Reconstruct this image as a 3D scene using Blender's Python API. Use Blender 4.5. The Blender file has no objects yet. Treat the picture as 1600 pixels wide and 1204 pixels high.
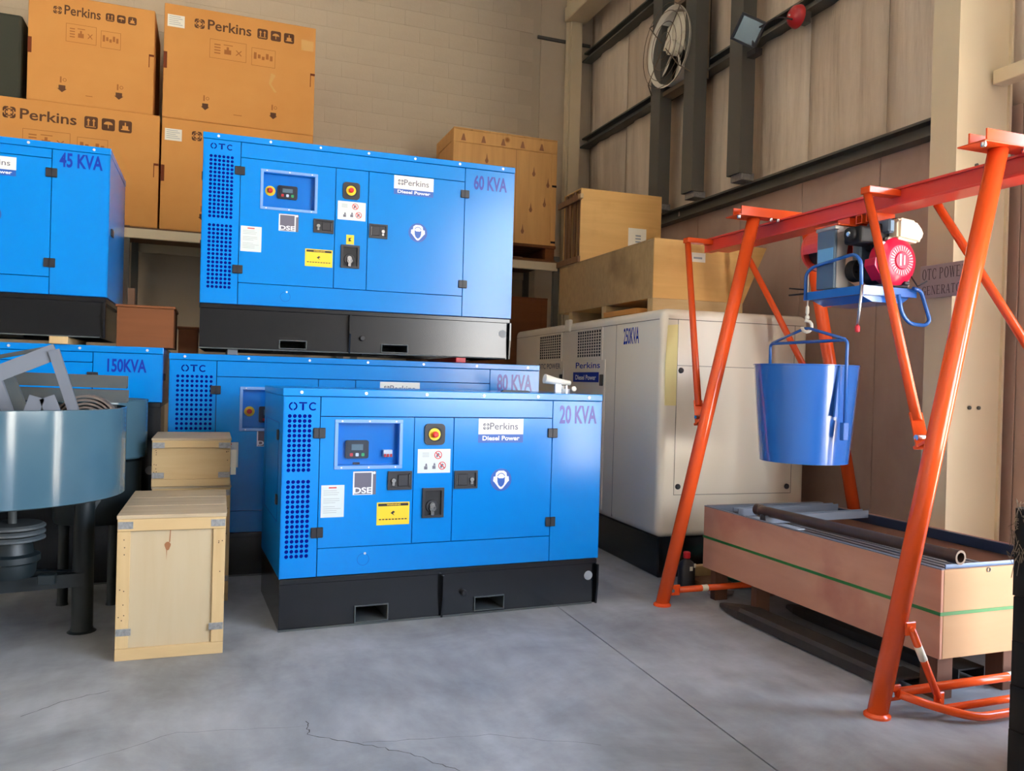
import bpy, bmesh, math, random
from mathutils import Vector, Matrix
random.seed(7)
PI = math.pi
S = bpy.context.scene
COL = S.collection

# ---------------------------------------------------------------- camera, sky, sun, exposure
cd = bpy.data.cameras.new('camera'); cam = bpy.data.objects.new('camera', cd); COL.objects.link(cam)
cd.sensor_fit = 'HORIZONTAL'; cd.sensor_width = 36.0; cd.lens = 1264.87 * 36.0 / 1600.0
cd.clip_start = 0.05; cd.clip_end = 500
Rm = Matrix(((0.937215, -0.023624, -0.347951), (-0.347691, 0.014471, -0.937497), (0.027183, 0.999616, 0.005349)))
cam.matrix_world = Matrix.Translation((0, 0, 1.45)) @ Rm.to_4x4()
S.camera = cam

W = bpy.data.worlds.new('sky'); S.world = W; W.use_nodes = True
nt = W.node_tree; nt.nodes.clear()
tc = nt.nodes.new('ShaderNodeTexCoord'); sx = nt.nodes.new('ShaderNodeSeparateXYZ')
rp = nt.nodes.new('ShaderNodeValToRGB'); bg = nt.nodes.new('ShaderNodeBackground'); wo = nt.nodes.new('ShaderNodeOutputWorld')
nt.links.new(tc.outputs['Generated'], sx.inputs[0]); nt.links.new(sx.outputs['Z'], rp.inputs[0])
nt.links.new(rp.outputs[0], bg.inputs[0]); nt.links.new(bg.outputs[0], wo.inputs[0])
e = rp.color_ramp.elements
e[0].position = 0.0; e[0].color = (1.0, 0.95, 0.88, 1)
e[1].position = 0.9; e[1].color = (0.34, 0.54, 0.88, 1)
m_ = rp.color_ramp.elements.new(0.18); m_.color = (0.80, 0.89, 1.0, 1)
bg.inputs[1].default_value = 1.6

sd = bpy.data.lights.new('sun', 'SUN'); sun = bpy.data.objects.new('sun', sd); COL.objects.link(sun)
sd.energy = 7.0; sd.color = (1.0, 0.93, 0.82); sd.angle = math.radians(0.6)
sun.rotation_euler = Vector((-0.03, 0.62, -0.78)).to_track_quat('-Z', 'Y').to_euler()

def portal(loc, rot, sx_, sy_):
    l = bpy.data.lights.new('daylight_portal', 'AREA'); l.shape = 'RECTANGLE'; l.size = sx_; l.size_y = sy_
    l.cycles.is_portal = True
    o = bpy.data.objects.new('daylight_portal', l); COL.objects.link(o); o.location = loc; o.rotation_euler = rot

DOOR_Y0, DOOR_Y1, DOOR_Z = -7.4, 0.7, 5.2
portal((4.9, 1.9, 1.67), (0, math.radians(90), 0), 3.3, 0.8)
portal((4.9, (DOOR_Y0 + DOOR_Y1) / 2, DOOR_Z / 2), (0, math.radians(90), 0), DOOR_Z, DOOR_Y1 - DOOR_Y0)

S.view_settings.view_transform = 'Standard'; S.view_settings.look = 'None'
S.view_settings.gamma = 1.0; S.view_settings.use_curve_mapping = False
S.view_settings.exposure = 3.62
S.cycles.use_denoising = True
S.cycles.max_bounces = 10; S.cycles.diffuse_bounces = 5; S.cycles.glossy_bounces = 4
S.cycles.sample_clamp_indirect = 8.0

# ---------------------------------------------------------------- materials
def lin(c):
    return tuple((x / 12.92 if x <= 0.04045 else ((x + 0.055) / 1.055) ** 2.4) for x in c)
def rgb(r, g, b):
    return lin((r / 255, g / 255, b / 255)) + (1.0,)
MATS = {}
def mat(name, c, rough=0.5, metal=0.0, spec=0.5, noise=None, bump=None, coat=0.0, coat_rough=0.1, bump_scale=None):
    """noise: (scale xyz, amount, second colour, detail); bump: (scale, strength)"""
    m = bpy.data.materials.new(name); m.use_nodes = True; n = m.node_tree; b = n.nodes['Principled BSDF']
    b.inputs['Roughness'].default_value = rough; b.inputs['Metallic'].default_value = metal
    b.inputs['Specular IOR Level'].default_value = spec
    b.inputs['Coat Weight'].default_value = coat; b.inputs['Coat Roughness'].default_value = coat_rough
    b.inputs['Base Color'].default_value = c
    t = None
    if noise or bump:
        t = n.nodes.new('ShaderNodeTexCoord')
    if noise:
        sc, amt, c2, det = noise
        mp = n.nodes.new('ShaderNodeMapping'); mp.inputs['Scale'].default_value = sc
        nz = n.nodes.new('ShaderNodeTexNoise'); nz.inputs['Scale'].default_value = 1.0; nz.inputs['Detail'].default_value = det
        nz.inputs['Roughness'].default_value = 0.6
        rm = n.nodes.new('ShaderNodeValToRGB'); rm.color_ramp.elements[0].position = 0.5 - 0.5 * (1 - amt * 0.6)
        rm.color_ramp.elements[0].position = 0.35; rm.color_ramp.elements[1].position = 0.7
        rm.color_ramp.elements[0].color = c
        rm.color_ramp.elements[1].color = tuple(c[i] * (1 - amt) + c2[i] * amt for i in range(3)) + (1,)
        n.links.new(t.outputs['Object'], mp.inputs[0]); n.links.new(mp.outputs[0], nz.inputs['Vector'])
        n.links.new(nz.outputs['Fac'], rm.inputs[0]); n.links.new(rm.outputs[0], b.inputs['Base Color'])
    if bump:
        nb = n.nodes.new('ShaderNodeTexNoise'); nb.inputs['Scale'].default_value = bump[0]; nb.inputs['Detail'].default_value = 5
        bp = n.nodes.new('ShaderNodeBump'); bp.inputs['Strength'].default_value = bump[1]; bp.inputs['Distance'].default_value = 0.01
        src_ = t.outputs['Object']
        if bump_scale:
            mb = n.nodes.new('ShaderNodeMapping'); mb.inputs['Scale'].default_value = bump_scale; n.links.new(src_, mb.inputs[0]); src_ = mb.outputs[0]; bp.inputs['Distance'].default_value = 0.06
        n.links.new(src_, nb.inputs['Vector']); n.links.new(nb.outputs['Fac'], bp.inputs['Height'])
        n.links.new(bp.outputs[0], b.inputs['Normal'])
    MATS[name] = m
    return m

def wood(name, c, dark, grain_axis='x', rough=0.65, knots=0.0, stretch=14.0, amount=0.55, stain=None):
    """grain noise stretched along one axis, soft blotches and a few round knots"""
    m = bpy.data.materials.new(name); m.use_nodes = True; n = m.node_tree; b = n.nodes['Principled BSDF']
    b.inputs['Roughness'].default_value = rough; b.inputs['Specular IOR Level'].default_value = 0.3
    t = n.nodes.new('ShaderNodeTexCoord'); mp = n.nodes.new('ShaderNodeMapping')
    sc = {'x': (1.2, stretch * 2, stretch), 'y': (stretch * 2, 1.2, stretch), 'z': (stretch, stretch * 2, 1.2)}[grain_axis]
    mp.inputs['Scale'].default_value = sc
    nz = n.nodes.new('ShaderNodeTexNoise'); nz.inputs['Scale'].default_value = 1.0; nz.inputs['Detail'].default_value = 6; nz.inputs['Distortion'].default_value = 0.6
    rm = n.nodes.new('ShaderNodeValToRGB'); rm.color_ramp.elements[0].position = 0.3; rm.color_ramp.elements[1].position = 0.75
    rm.color_ramp.elements[0].color = c; rm.color_ramp.elements[1].color = tuple(c[i] * (1 - amount) + dark[i] * amount for i in range(3)) + (1,)
    n.links.new(t.outputs['Object'], mp.inputs[0]); n.links.new(mp.outputs[0], nz.inputs['Vector']); n.links.new(nz.outputs['Fac'], rm.inputs[0])
    out = rm.outputs[0]
    if knots or stain:
        src = n.nodes.new('ShaderNodeTexVoronoi') if knots else n.nodes.new('ShaderNodeTexNoise')
        if knots:
            src.inputs['Scale'].default_value = knots; src.inputs['Randomness'].default_value = 1.0
            o_ = src.outputs['Distance']; p0, p1 = 0.05, 0.13; col = dark; fac_inv = True
        else:
            src.inputs['Scale'].default_value = 2.2; src.inputs['Detail'].default_value = 4
            o_ = src.outputs['Fac']; p0, p1 = 0.55, 0.75; col = stain; fac_inv = False
        n.links.new(t.outputs['Object'], src.inputs['Vector'])
        r2 = n.nodes.new('ShaderNodeValToRGB'); r2.color_ramp.elements[0].position = p0; r2.color_ramp.elements[1].position = p1
        a_, b_ = ((1, 1, 1, 1), (0, 0, 0, 1)) if fac_inv else ((0, 0, 0, 1), (1, 1, 1, 1))
        r2.color_ramp.elements[0].color = a_; r2.color_ramp.elements[1].color = b_
        mx = n.nodes.new('ShaderNodeMixRGB'); mx.inputs[2].default_value = col
        n.links.new(o_, r2.inputs[0]); n.links.new(r2.outputs[0], mx.inputs[0]); n.links.new(out, mx.inputs[1]); out = mx.outputs[0]
    n.links.new(out, b.inputs['Base Color'])
    bp = n.nodes.new('ShaderNodeBump'); bp.inputs['Strength'].default_value = 0.15; bp.inputs['Distance'].default_value = 0.003
    n.links.new(nz.outputs['Fac'], bp.inputs['Height']); n.links.new(bp.outputs[0], b.inputs['Normal'])
    MATS[name] = m
    return m

BLUE = mat('blue_paint', rgb(0, 130, 216), 0.2, spec=0.46)
BLUE_IN = mat('blue_paint_inner', rgb(6, 40, 130), 0.6)
NAVY = mat('navy_print', rgb(22, 52, 160), 0.24, spec=0.4)
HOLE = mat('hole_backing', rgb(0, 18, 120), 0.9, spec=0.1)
BLACK = mat('black_steel', rgb(12, 16, 22), 0.2, spec=0.7, noise=((2.5, 2.5, 5), 0.4, rgb(30, 30, 30), 4))
PLASTIC = mat('black_plastic', rgb(34, 33, 38), 0.45)
DARKP = mat('dark_recess', rgb(12, 12, 15), 0.6)
CHROME = mat('chrome', rgb(215, 215, 215), 0.22, metal=1.0)
ZINC = mat('zinc_screw', rgb(225, 228, 232), 0.4, metal=0.6)
LABELW = mat('white_label', rgb(226, 228, 222), 0.45)
LABELG = mat('grey_label', rgb(205, 214, 214), 0.5)
INK = mat('grey_ink', rgb(98, 96, 112), 0.5)
INKL = mat('faint_ink', rgb(150, 155, 160), 0.5)
INKB = mat('black_ink', rgb(30, 30, 32), 0.5)
YEL = mat('yellow_label', rgb(248, 205, 40), 0.45)
REDINK = mat('red_ink', rgb(205, 50, 50), 0.5)
LBLUE = mat('label_blue', rgb(30, 88, 176), 0.4)
REDB = mat('red_button', rgb(228, 40, 40), 0.4)
YELB = mat('yellow_button', rgb(245, 205, 30), 0.4)
GREENB = mat('green_button', rgb(40, 170, 90), 0.4)
WHITEB = mat('white_button', rgb(225, 228, 235), 0.4)
LCD = mat('lcd', rgb(105, 125, 130), 0.25)
BEZEL = mat('clear_plastic', rgb(120, 165, 225), 0.2, spec=0.7)
ORANGE = mat('orange_paint', rgb(232, 86, 36), 0.16, spec=0.5)
RED = mat('red_beam_paint', rgb(220, 66, 56), 0.32, spec=0.6, coat=0.2)
HBLUE = mat('hoist_blue_paint', rgb(44, 104, 188), 0.2, spec=0.6, coat=0.5, coat_rough=0.06)
ALU = mat('cast_aluminium', rgb(186, 180, 172), 0.38, metal=0.55)
GREYP = mat('grey_casing', rgb(98, 116, 132), 0.35, metal=0.3)
STICKB = mat('sticker_blue', rgb(110, 175, 225), 0.4)
MAGENTA = mat('engine_red', rgb(214, 20, 66), 0.3, coat=0.3)
CREAM = mat('cream_plastic', rgb(242, 228, 196), 0.35)
GWHITE = mat('white_canopy', rgb(238, 228, 210), 0.26, spec=0.6)
CARD = mat('cardboard', rgb(212, 150, 82), 0.75, spec=0.2, noise=((1.5, 1.5, 2), 0.5, rgb(202, 136, 70), 3))
CARDD = mat('cardboard_slot', rgb(110, 48, 14), 0.9)
CARDINK = mat('carton_ink', rgb(92, 56, 30), 0.8)
CARDINKL = mat('carton_ink_faint', rgb(165, 100, 42), 0.8)
CARDTAPE = mat('packing_tape', rgb(215, 165, 95), 0.2)
PLY = wood('plywood', rgb(190, 173, 142), rgb(180, 157, 122), 'z', amount=0.5)
BATTEN = wood('pine_batten', rgb(204, 176, 130), rgb(180, 146, 98), 'z', amount=0.6)
BATTENX = wood('pine_batten_x', rgb(204, 176, 130), rgb(180, 146, 98), 'x', amount=0.6)
TOPW = wood('weathered_board', rgb(192, 172, 142), rgb(150, 130, 102), 'x', amount=0.6)
PINEK = wood('knotty_ply', rgb(222, 170, 104), rgb(150, 92, 40), 'z', knots=3.2, amount=0.25)
PINE2 = wood('pale_ply', rgb(224, 178, 110), rgb(186, 136, 70), 'x', amount=0.4, stain=rgb(196, 148, 84))
PLYG = wood('dusty_ply', rgb(184, 152, 104), rgb(150, 118, 76), 'x', amount=0.5, stain=rgb(140, 110, 72))
REDPLY = wood('reddish_ply', rgb(204, 150, 126), rgb(168, 112, 92), 'y', amount=0.6, stain=rgb(176, 112, 96), stretch=5)
ENDPLY = wood('pale_end_ply', rgb(186, 146, 106), rgb(170, 126, 86), 'x', amount=0.5, stretch=7)
BROWNW = wood('brown_board', rgb(122, 72, 38), rgb(96, 52, 24), 'x', amount=0.5)
FOOTW = wood('dark_foot', rgb(104, 68, 50), rgb(70, 42, 30), 'z', amount=0.5)
DARKW = wood('dark_timber', rgb(30, 23, 18), rgb(11, 9, 8), 'z', amount=0.9)
SLATW = wood('old_slat', rgb(128, 92, 62), rgb(92, 62, 40), 'z', amount=0.6)
BRACKET = mat('galvanised_bracket', rgb(166, 166, 164), 0.5, metal=0.5, noise=((60, 60, 60), 0.6, rgb(110, 112, 114), 3))
STRAPG = mat('green_strap', rgb(46, 120, 52), 0.4)
DRUMP = mat('drum_paint', rgb(60, 90, 106), 0.13, spec=0.6, noise=((1.5, 1.5, 2), 0.4, rgb(84, 114, 126), 3))
DRUMD = mat('machine_dark', rgb(24, 34, 38), 0.45, spec=0.5)
STEELG = mat('primed_steel', rgb(112, 118, 130), 0.5, spec=0.4, noise=((4, 4, 4), 0.5, rgb(108, 112, 120), 4))
STEELD = mat('dark_steel_channel', rgb(72, 80, 84), 0.5, spec=0.4, noise=((5, 5, 5), 0.5, rgb(96, 92, 86), 4))
COILM = mat('coil_strip', rgb(120, 108, 100), 0.5, metal=0.4)
PIPEM = mat('rusty_pipe', rgb(88, 72, 64), 0.42, metal=0.4, noise=((8, 8, 8), 0.5, rgb(66, 50, 42), 4))
RAILM = mat('steel_rail', rgb(128, 126, 128), 0.45, metal=0.6)
ZSHEET = mat('zinc_sheet', rgb(200, 208, 218), 0.3, metal=0.5)
BRAIL = mat('blue_grey_rail', rgb(110, 128, 160), 0.4, metal=0.3)
RUBBER = mat('black_fork_steel', rgb(46, 42, 40), 0.5, spec=0.4, noise=((4, 1, 4), 0.4, rgb(66, 58, 52), 4))
REDCAP = mat('red_cap', rgb(200, 24, 40), 0.4)
BAGG = mat('green_bag', rgb(0, 128, 96), 0.45)
CREAMST = mat('cream_steel', rgb(218, 202, 170), 0.45, spec=0.4, noise=((2, 2, 1), 0.4, rgb(204, 186, 154), 3))
GREYST = mat('grey_channel', rgb(92, 90, 83), 0.5, spec=0.4)
DGREEN = mat('dark_green_plain', rgb(52, 54, 42), 0.8)
WHITEST = mat('white_enamel', rgb(240, 236, 224), 0.35)
PAPER = mat('paper_label', rgb(232, 226, 210), 0.6)
NOTE = mat('yellow_note', rgb(240, 226, 160), 0.6)
SIGNM = mat('sign_board', rgb(176, 160, 158), 0.6)
SIGNINK = mat('sign_ink', rgb(84, 70, 74), 0.6)
BELL = mat('red_bell', rgb(190, 30, 40), 0.3, coat=0.4)
FANG = mat('fan_guard', rgb(112, 94, 74), 0.5)
FANB = mat('fan_blade', rgb(236, 230, 212), 0.25)
FIBRE = mat('frayed_sacking', rgb(140, 122, 104), 0.95)

def glass_mat():
    m = bpy.data.materials.new('clear_window'); m.use_nodes = True; n = m.node_tree; n.nodes.clear()
    o = n.nodes.new('ShaderNodeOutputMaterial'); mx = n.nodes.new('ShaderNodeMixShader')
    t = n.nodes.new('ShaderNodeBsdfTransparent'); g = n.nodes.new('ShaderNodeBsdfGlossy'); fr = n.nodes.new('ShaderNodeFresnel')
    fr.inputs[0].default_value = 1.32; g.inputs['Roughness'].default_value = 0.08; t.inputs[0].default_value = (0.93, 0.96, 1, 1)
    n.links.new(fr.outputs[0], mx.inputs[0]); n.links.new(t.outputs[0], mx.inputs[1]); n.links.new(g.outputs[0], mx.inputs[2]); n.links.new(mx.outputs[0], o.inputs[0])
    return m
GLASS = glass_mat()

def concrete_floor():
    m = bpy.data.materials.new('concrete_floor'); m.use_nodes = True; n = m.node_tree; b = n.nodes['Principled BSDF']
    t = n.nodes.new('ShaderNodeTexCoord')
    n1 = n.nodes.new('ShaderNodeTexNoise'); n1.inputs['Scale'].default_value = 1.3; n1.inputs['Detail'].default_value = 8; n1.inputs['Roughness'].default_value = 0.65; n1.inputs['Distortion'].default_value = 0.4
    n2 = n.nodes.new('ShaderNodeTexNoise'); n2.inputs['Scale'].default_value = 9; n2.inputs['Detail'].default_value = 6
    mp = n.nodes.new('ShaderNodeMapping'); mp.inputs['Scale'].default_value = (1.0, 0.35, 1); mp.inputs['Rotation'].default_value = (0, 0, 0.9)
    n.links.new(t.outputs['Object'], n1.inputs['Vector']); n.links.new(t.outputs['Object'], mp.inputs[0]); n.links.new(mp.outputs[0], n2.inputs['Vector'])
    r1 = n.nodes.new('ShaderNodeValToRGB'); r1.color_ramp.elements[0].position = 0.32; r1.color_ramp.elements[1].position = 0.7
    r1.color_ramp.elements[0].color = rgb(126, 129, 133); r1.color_ramp.elements[1].color = rgb(176, 180, 186)
    r2 = n.nodes.new('ShaderNodeValToRGB'); r2.color_ramp.elements[0].position = 0.3; r2.color_ramp.elements[1].position = 0.75
    r2.color_ramp.elements[0].color = (0.78, 0.77, 0.76, 1); r2.color_ramp.elements[1].color = (1.04, 1.04, 1.05, 1)
    mx = n.nodes.new('ShaderNodeMixRGB'); mx.blend_type = 'MULTIPLY'; mx.inputs[0].default_value = 0.8
    n.links.new(n1.outputs['Fac'], r1.inputs[0]); n.links.new(n2.outputs['Fac'], r2.inputs[0])
    n.links.new(r1.outputs[0], mx.inputs[1]); n.links.new(r2.outputs[0], mx.inputs[2]); n.links.new(mx.outputs[0], b.inputs['Base Color'])
    rr = n.nodes.new('ShaderNodeMapRange'); rr.inputs['To Min'].default_value = 0.42; rr.inputs['To Max'].default_value = 0.62
    n.links.new(n1.outputs['Fac'], rr.inputs['Value']); n.links.new(rr.outputs[0], b.inputs['Roughness'])
    bp = n.nodes.new('ShaderNodeBump'); bp.inputs['Strength'].default_value = 0.12; bp.inputs['Distance'].default_value = 0.01
    n.links.new(n2.outputs['Fac'], bp.inputs['Height']); n.links.new(bp.outputs[0], b.inputs['Normal'])
    return m
FLOORM = concrete_floor()
BLOCKM = mat('painted_block', rgb(206, 190, 166), 0.8, spec=0.2, noise=((1.2, 1.2, 1.6), 0.5, rgb(192, 175, 150), 5), bump=(30, 0.15))
MORTAR = mat('block_joint', rgb(196, 180, 156), 0.9)
SHELL = mat('shell_wall', rgb(232, 226, 214), 0.8)
SHELLD = mat('front_wall', rgb(96, 90, 84), 0.8)
INSUL = mat('insulation_blanket', rgb(224, 207, 186), 0.6, spec=0.3, noise=((6, 2.6, 0.5), 0.8, rgb(188, 166, 142), 6), bump=(1, 0.8), bump_scale=(1, 5, 0.5))
LOWP = mat('brown_wall_panel', rgb(186, 160, 146), 0.55, spec=0.4, noise=((4, 2.5, 1.5), 0.6, rgb(164, 134, 118), 6))
CEILM = mat('roof_sheet', rgb(220, 216, 208), 0.6)
YARD = mat('sunlit_yard', rgb(214, 202, 182), 0.9)
JOINT = mat('joint_dark', rgb(62, 60, 58), 0.9)

# ---------------------------------------------------------------- geometry helpers
def new(): return bmesh.new()
def box(bm, x0, x1, y0, y1, z0, z1, bev=0.0, seg=1, mi=0, mtx=None):
    vs = [bm.verts.new(v) for v in ((x0, y0, z0), (x1, y0, z0), (x1, y1, z0), (x0, y1, z0), (x0, y0, z1), (x1, y0, z1), (x1, y1, z1), (x0, y1, z1))]
    fs = [bm.faces.new([vs[i] for i in q]) for q in ((0, 3, 2, 1), (4, 5, 6, 7), (0, 1, 5, 4), (1, 2, 6, 5), (2, 3, 7, 6), (3, 0, 4, 7))]
    for f_ in fs: f_.material_index = mi
    if mtx is not None:
        for v in vs: v.co = mtx @ v.co
    if bev:
        es = list({ed for f_ in fs for ed in f_.edges})
        r = bmesh.ops.bevel(bm, geom=es, offset=bev, segments=seg, affect='EDGES', profile=0.5)
        for f_ in r['faces']: f_.material_index = mi
    return bm
def prism(bm, pts, axis, a0, a1, mi=0, smooth=False):
    """extrude a 2D polygon along an axis. axis 'y': pts are (x,z); 'x': (y,z); 'z': (x,y)"""
    def P3(p, a):
        return {'y': (p[0], a, p[1]), 'x': (a, p[0], p[1]), 'z': (p[0], p[1], a)}[axis]
    n = len(pts)
    A = [bm.verts.new(P3(p, a0)) for p in pts]; B = [bm.verts.new(P3(p, a1)) for p in pts]
    fs = [bm.faces.new(A), bm.faces.new(B[::-1])]
    for i in range(n):
        f_ = bm.faces.new((A[i], B[i], B[(i + 1) % n], A[(i + 1) % n])); f_.smooth = smooth; fs.append(f_)
    for f_ in fs: f_.material_index = mi
    bmesh.ops.recalc_face_normals(bm, faces=fs)
    return bm
def circ(cx, cz, r, n=20, a0=0.0): return [(cx + r * math.cos(a0 + 2 * PI * i / n), cz + r * math.sin(a0 + 2 * PI * i / n)) for i in range(n)]
def rrect(x0, x1, z0, z1, r, n=4):
    out = []
    for cx, cz, a in ((x1 - r, z1 - r, 0), (x0 + r, z1 - r, PI / 2), (x0 + r, z0 + r, PI), (x1 - r, z0 + r, 1.5 * PI)):
        for i in range(n + 1):
            t = a + PI / 2 * i / n; out.append((cx + r * math.cos(t), cz + r * math.sin(t)))
    return out
def lathe(bm, prof, origin=(0, 0, 0), axis='z', n=24, mi=0, smooth=True, closed=False):
    """prof: list of (radius, height)"""
    o = Vector(origin); m = len(prof)
    def ring_at(p):
        ring = []
        for i in range(n):
            t = 2 * PI * i / n; c, s_ = p[0] * math.cos(t), p[0] * math.sin(t)
            ring.append(bm.verts.new(o + Vector({'z': (c, s_, p[1]), 'y': (c, p[1], s_), 'x': (p[1], c, s_)}[axis])))
        return ring
    segs = [(i, (i + 1) % m) for i in range(m if closed else m - 1)]
    def ang(i):
        a_, b_, c_ = Vector(prof[(i - 1) % m]), Vector(prof[i]), Vector(prof[(i + 1) % m])
        u, v = b_ - a_, c_ - b_
        return u.angle(v) if u.length > 1e-9 and v.length > 1e-9 else 0.0
    hard = [((closed or 0 < i < m - 1) and ang(i) > 0.6) for i in range(m)]
    first = {}; rings = [None, None]; fs = []
    for k, (i, j) in enumerate(segs):
        if i in first and not hard[i]: A = first[i]
        else: A = ring_at(prof[i]); first.setdefault(i, A)
        if closed and j == 0 and not hard[0] and 0 in first: B = first[0]
        else: B = ring_at(prof[j])
        if j not in first or hard[j]: first[j] = B
        if hard[j]: first.pop(j, None)
        if k == 0: rings[0] = A
        rings[1] = B
        for q in range(n):
            f_ = bm.faces.new((A[q], A[(q + 1) % n], B[(q + 1) % n], B[q])); f_.smooth = smooth; f_.material_index = mi; fs.append(f_)
    if not closed:
        for ring in (ring_at(prof[0]), ring_at(prof[-1])):
            f_ = bm.faces.new(ring); f_.material_index = mi; fs.append(f_)
    bmesh.ops.recalc_face_normals(bm, faces=fs)
    return bm
def tube(bm, pts, r, n=10, mi=0, r2=None, caps=True, sect=None):
    """round (or sectioned) bar along a polyline, parallel-transported"""
    pts = [Vector(p) for p in pts]; m = len(pts)
    d0 = (pts[1] - pts[0]).normalized(); up = Vector((0, 0, 1)) if abs(d0.z) < 0.9 else Vector((1, 0, 0))
    x = d0.cross(up).normalized(); y = x.cross(d0).normalized()
    rings = []; prev = d0
    for i, p in enumerate(pts):
        if i == 0: d = d0
        elif i == m - 1: d = (pts[i] - pts[i - 1]).normalized()
        else: d = ((pts[i] - pts[i - 1]).normalized() + (pts[i + 1] - pts[i]).normalized()).normalized()
        q = prev.rotation_difference(d); x = q @ x; y = q @ y; prev = d
        rr = r if r2 is None else r + (r2 - r) * i / (m - 1)
        k = 1.0
        if 0 < i < m - 1:
            cs = max(0.5, (pts[i] - pts[i - 1]).normalized().dot(d)); k = 1.0
        if sect: ring = [bm.verts.new(p + x * a + y * b) for a, b in sect]
        else: ring = [bm.verts.new(p + (x * math.cos(2 * PI * j / n) + y * math.sin(2 * PI * j / n)) * rr * k) for j in range(n)]
        rings.append(ring)
    fs = []
    for A, B in zip(rings[:-1], rings[1:]):
        L = len(A)
        for j in range(L):
            f_ = bm.faces.new((A[j], A[(j + 1) % L], B[(j + 1) % L], B[j])); f_.smooth = not sect; f_.material_index = mi; fs.append(f_)
    if caps:
        for ring in (rings[0], rings[-1]):
            f_ = bm.faces.new(ring); f_.material_index = mi; fs.append(f_)
    bmesh.ops.recalc_face_normals(bm, faces=fs)
    return bm
def bend(pts, r=0.03, n=4):
    """round the corners of a polyline"""
    pts = [Vector(p) for p in pts]; out = [pts[0]]
    for i in range(1, len(pts) - 1):
        a, b, c = pts[i - 1], pts[i], pts[i + 1]
        u = (a - b); v = (c - b); rr = min(r, u.length * 0.45, v.length * 0.45)
        p, q = b + u.normalized() * rr, b + v.normalized() * rr
        for k in range(n + 1):
            t = k / n; out.append((1 - t) ** 2 * p + 2 * t * (1 - t) * b + t * t * q)
    out.append(pts[-1]); return out
def link(name, me, parent=None):
    o = bpy.data.objects.new(name, me); COL.objects.link(o)
    if parent is not None: o.parent = parent
    return o
def obj(name, bm, m, parent=None, loc=None):
    me = bpy.data.meshes.new(name); bm.to_mesh(me); bm.free()
    for x in (m if isinstance(m, (list, tuple)) else (m,)): me.materials.append(x)
    o = link(name, me, parent)
    if name in FINE: o['kind'] = 'stuff'
    if loc is not None: o.location = loc
    return o
FINE = ('faint_print', 'fine_print', 'pictogram', 'print', 'prohibition_ring', 'icon_print', 'weight_print')
def tag(o, label, cat, group=None):
    o['label'] = label; o['category'] = cat
    if group: o['group'] = group
    return o
def thing(name, label, cat, loc=(0, 0, 0), rz=0.0, group=None):
    o = bpy.data.objects.new(name, None); COL.objects.link(o); o.empty_display_size = 0.1
    o.location = loc; o.rotation_euler = (0, 0, rz)
    return tag(o, label, cat, group)
def struct(name, bm, m, parent=None):
    o = obj(name, bm, m, parent)
    if parent is None: o['kind'] = 'structure'
    return o
def copies(name, me, parent, locs):
    for l in locs:
        o = link(name, me, parent); o.location = l
def mesh_of(name, bm, m):
    me = bpy.data.meshes.new(name); bm.to_mesh(me); bm.free()
    for x in (m if isinstance(m, (list, tuple)) else (m,)): me.materials.append(x)
    return me
def copy_tree(o, parent=None):
    c = o.copy(); COL.objects.link(c); c.parent = parent
    for ch in list(o.children): copy_tree(ch, c)
    return c

_fc = {}
def glyphs(body, bold=0.0):
    """the text as a flat mesh's (verts, faces), unit box"""
    k = (body, bold)
    if k in _fc: return _fc[k]
    cu = bpy.data.curves.new('t', 'FONT'); cu.body = body; cu.size = 1.0; cu.offset = bold; cu.resolution_u = 3; cu.fill_mode = 'FRONT'
    o = bpy.data.objects.new('t', cu); COL.objects.link(o)
    dg = bpy.context.evaluated_depsgraph_get(); dg.update()
    me = bpy.data.meshes.new_from_object(o.evaluated_get(dg))
    vs = [(v.co.x, v.co.y) for v in me.vertices]; fs = [tuple(p.vertices) for p in me.polygons]
    bpy.data.objects.remove(o); bpy.data.curves.remove(cu); bpy.data.meshes.remove(me)
    x0 = min(v[0] for v in vs); x1 = max(v[0] for v in vs); y0 = min(v[1] for v in vs); y1 = max(v[1] for v in vs)
    vs = [((v[0] - x0) / (x1 - x0), (v[1] - y0) / (y1 - y0)) for v in vs]
    _fc[k] = (vs, fs); return _fc[k]
def text(bm, body, x0, x1, z0, z1, y, bold=0.0, axis='y', mi=0):
    """flat lettering stretched into a rectangle. axis 'y': faces -Y; 'x': faces -X (x runs along -Y)"""
    vs, fs = glyphs(body, bold); V = []
    for u, v in vs:
        a, b = x0 + u * (x1 - x0), z0 + v * (z1 - z0)
        V.append(bm.verts.new((a, y, b) if axis == 'y' else (y, a, b)))
    for f_ in fs:
        try: q = bm.faces.new([V[i] for i in f_]); q.material_index = mi
        except ValueError: pass
    return bm
def ring2d(bm, cx, cz, r0, r1, y0, y1, n=24, a0=0.0, a1=2 * PI, mi=0, ex=1.0):
    """a flat ring sector facing -Y"""
    full = abs(a1 - a0 - 2 * PI) < 1e-6
    k = n if full else n + 1; rows = []
    for i in range(k):
        t = a0 + (a1 - a0) * i / n; c, s = math.cos(t) * ex, math.sin(t)
        rows.append([bm.verts.new((cx + r * c, y, cz + r * s)) for r, y in ((r0, y0), (r1, y0), (r1, y1), (r0, y1))])
    fs = []
    for i in range(n):
        A, B = rows[i], rows[(i + 1) % k]
        for j in range(4):
            fs.append(bm.faces.new((A[j], A[(j + 1) % 4], B[(j + 1) % 4], B[j])))
    if not full:
        fs.append(bm.faces.new(rows[0])); fs.append(bm.faces.new(rows[-1][::-1]))
    for f_ in fs: f_.material_index = mi
    bmesh.ops.recalc_face_normals(bm, faces=fs)
    return bm
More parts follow.
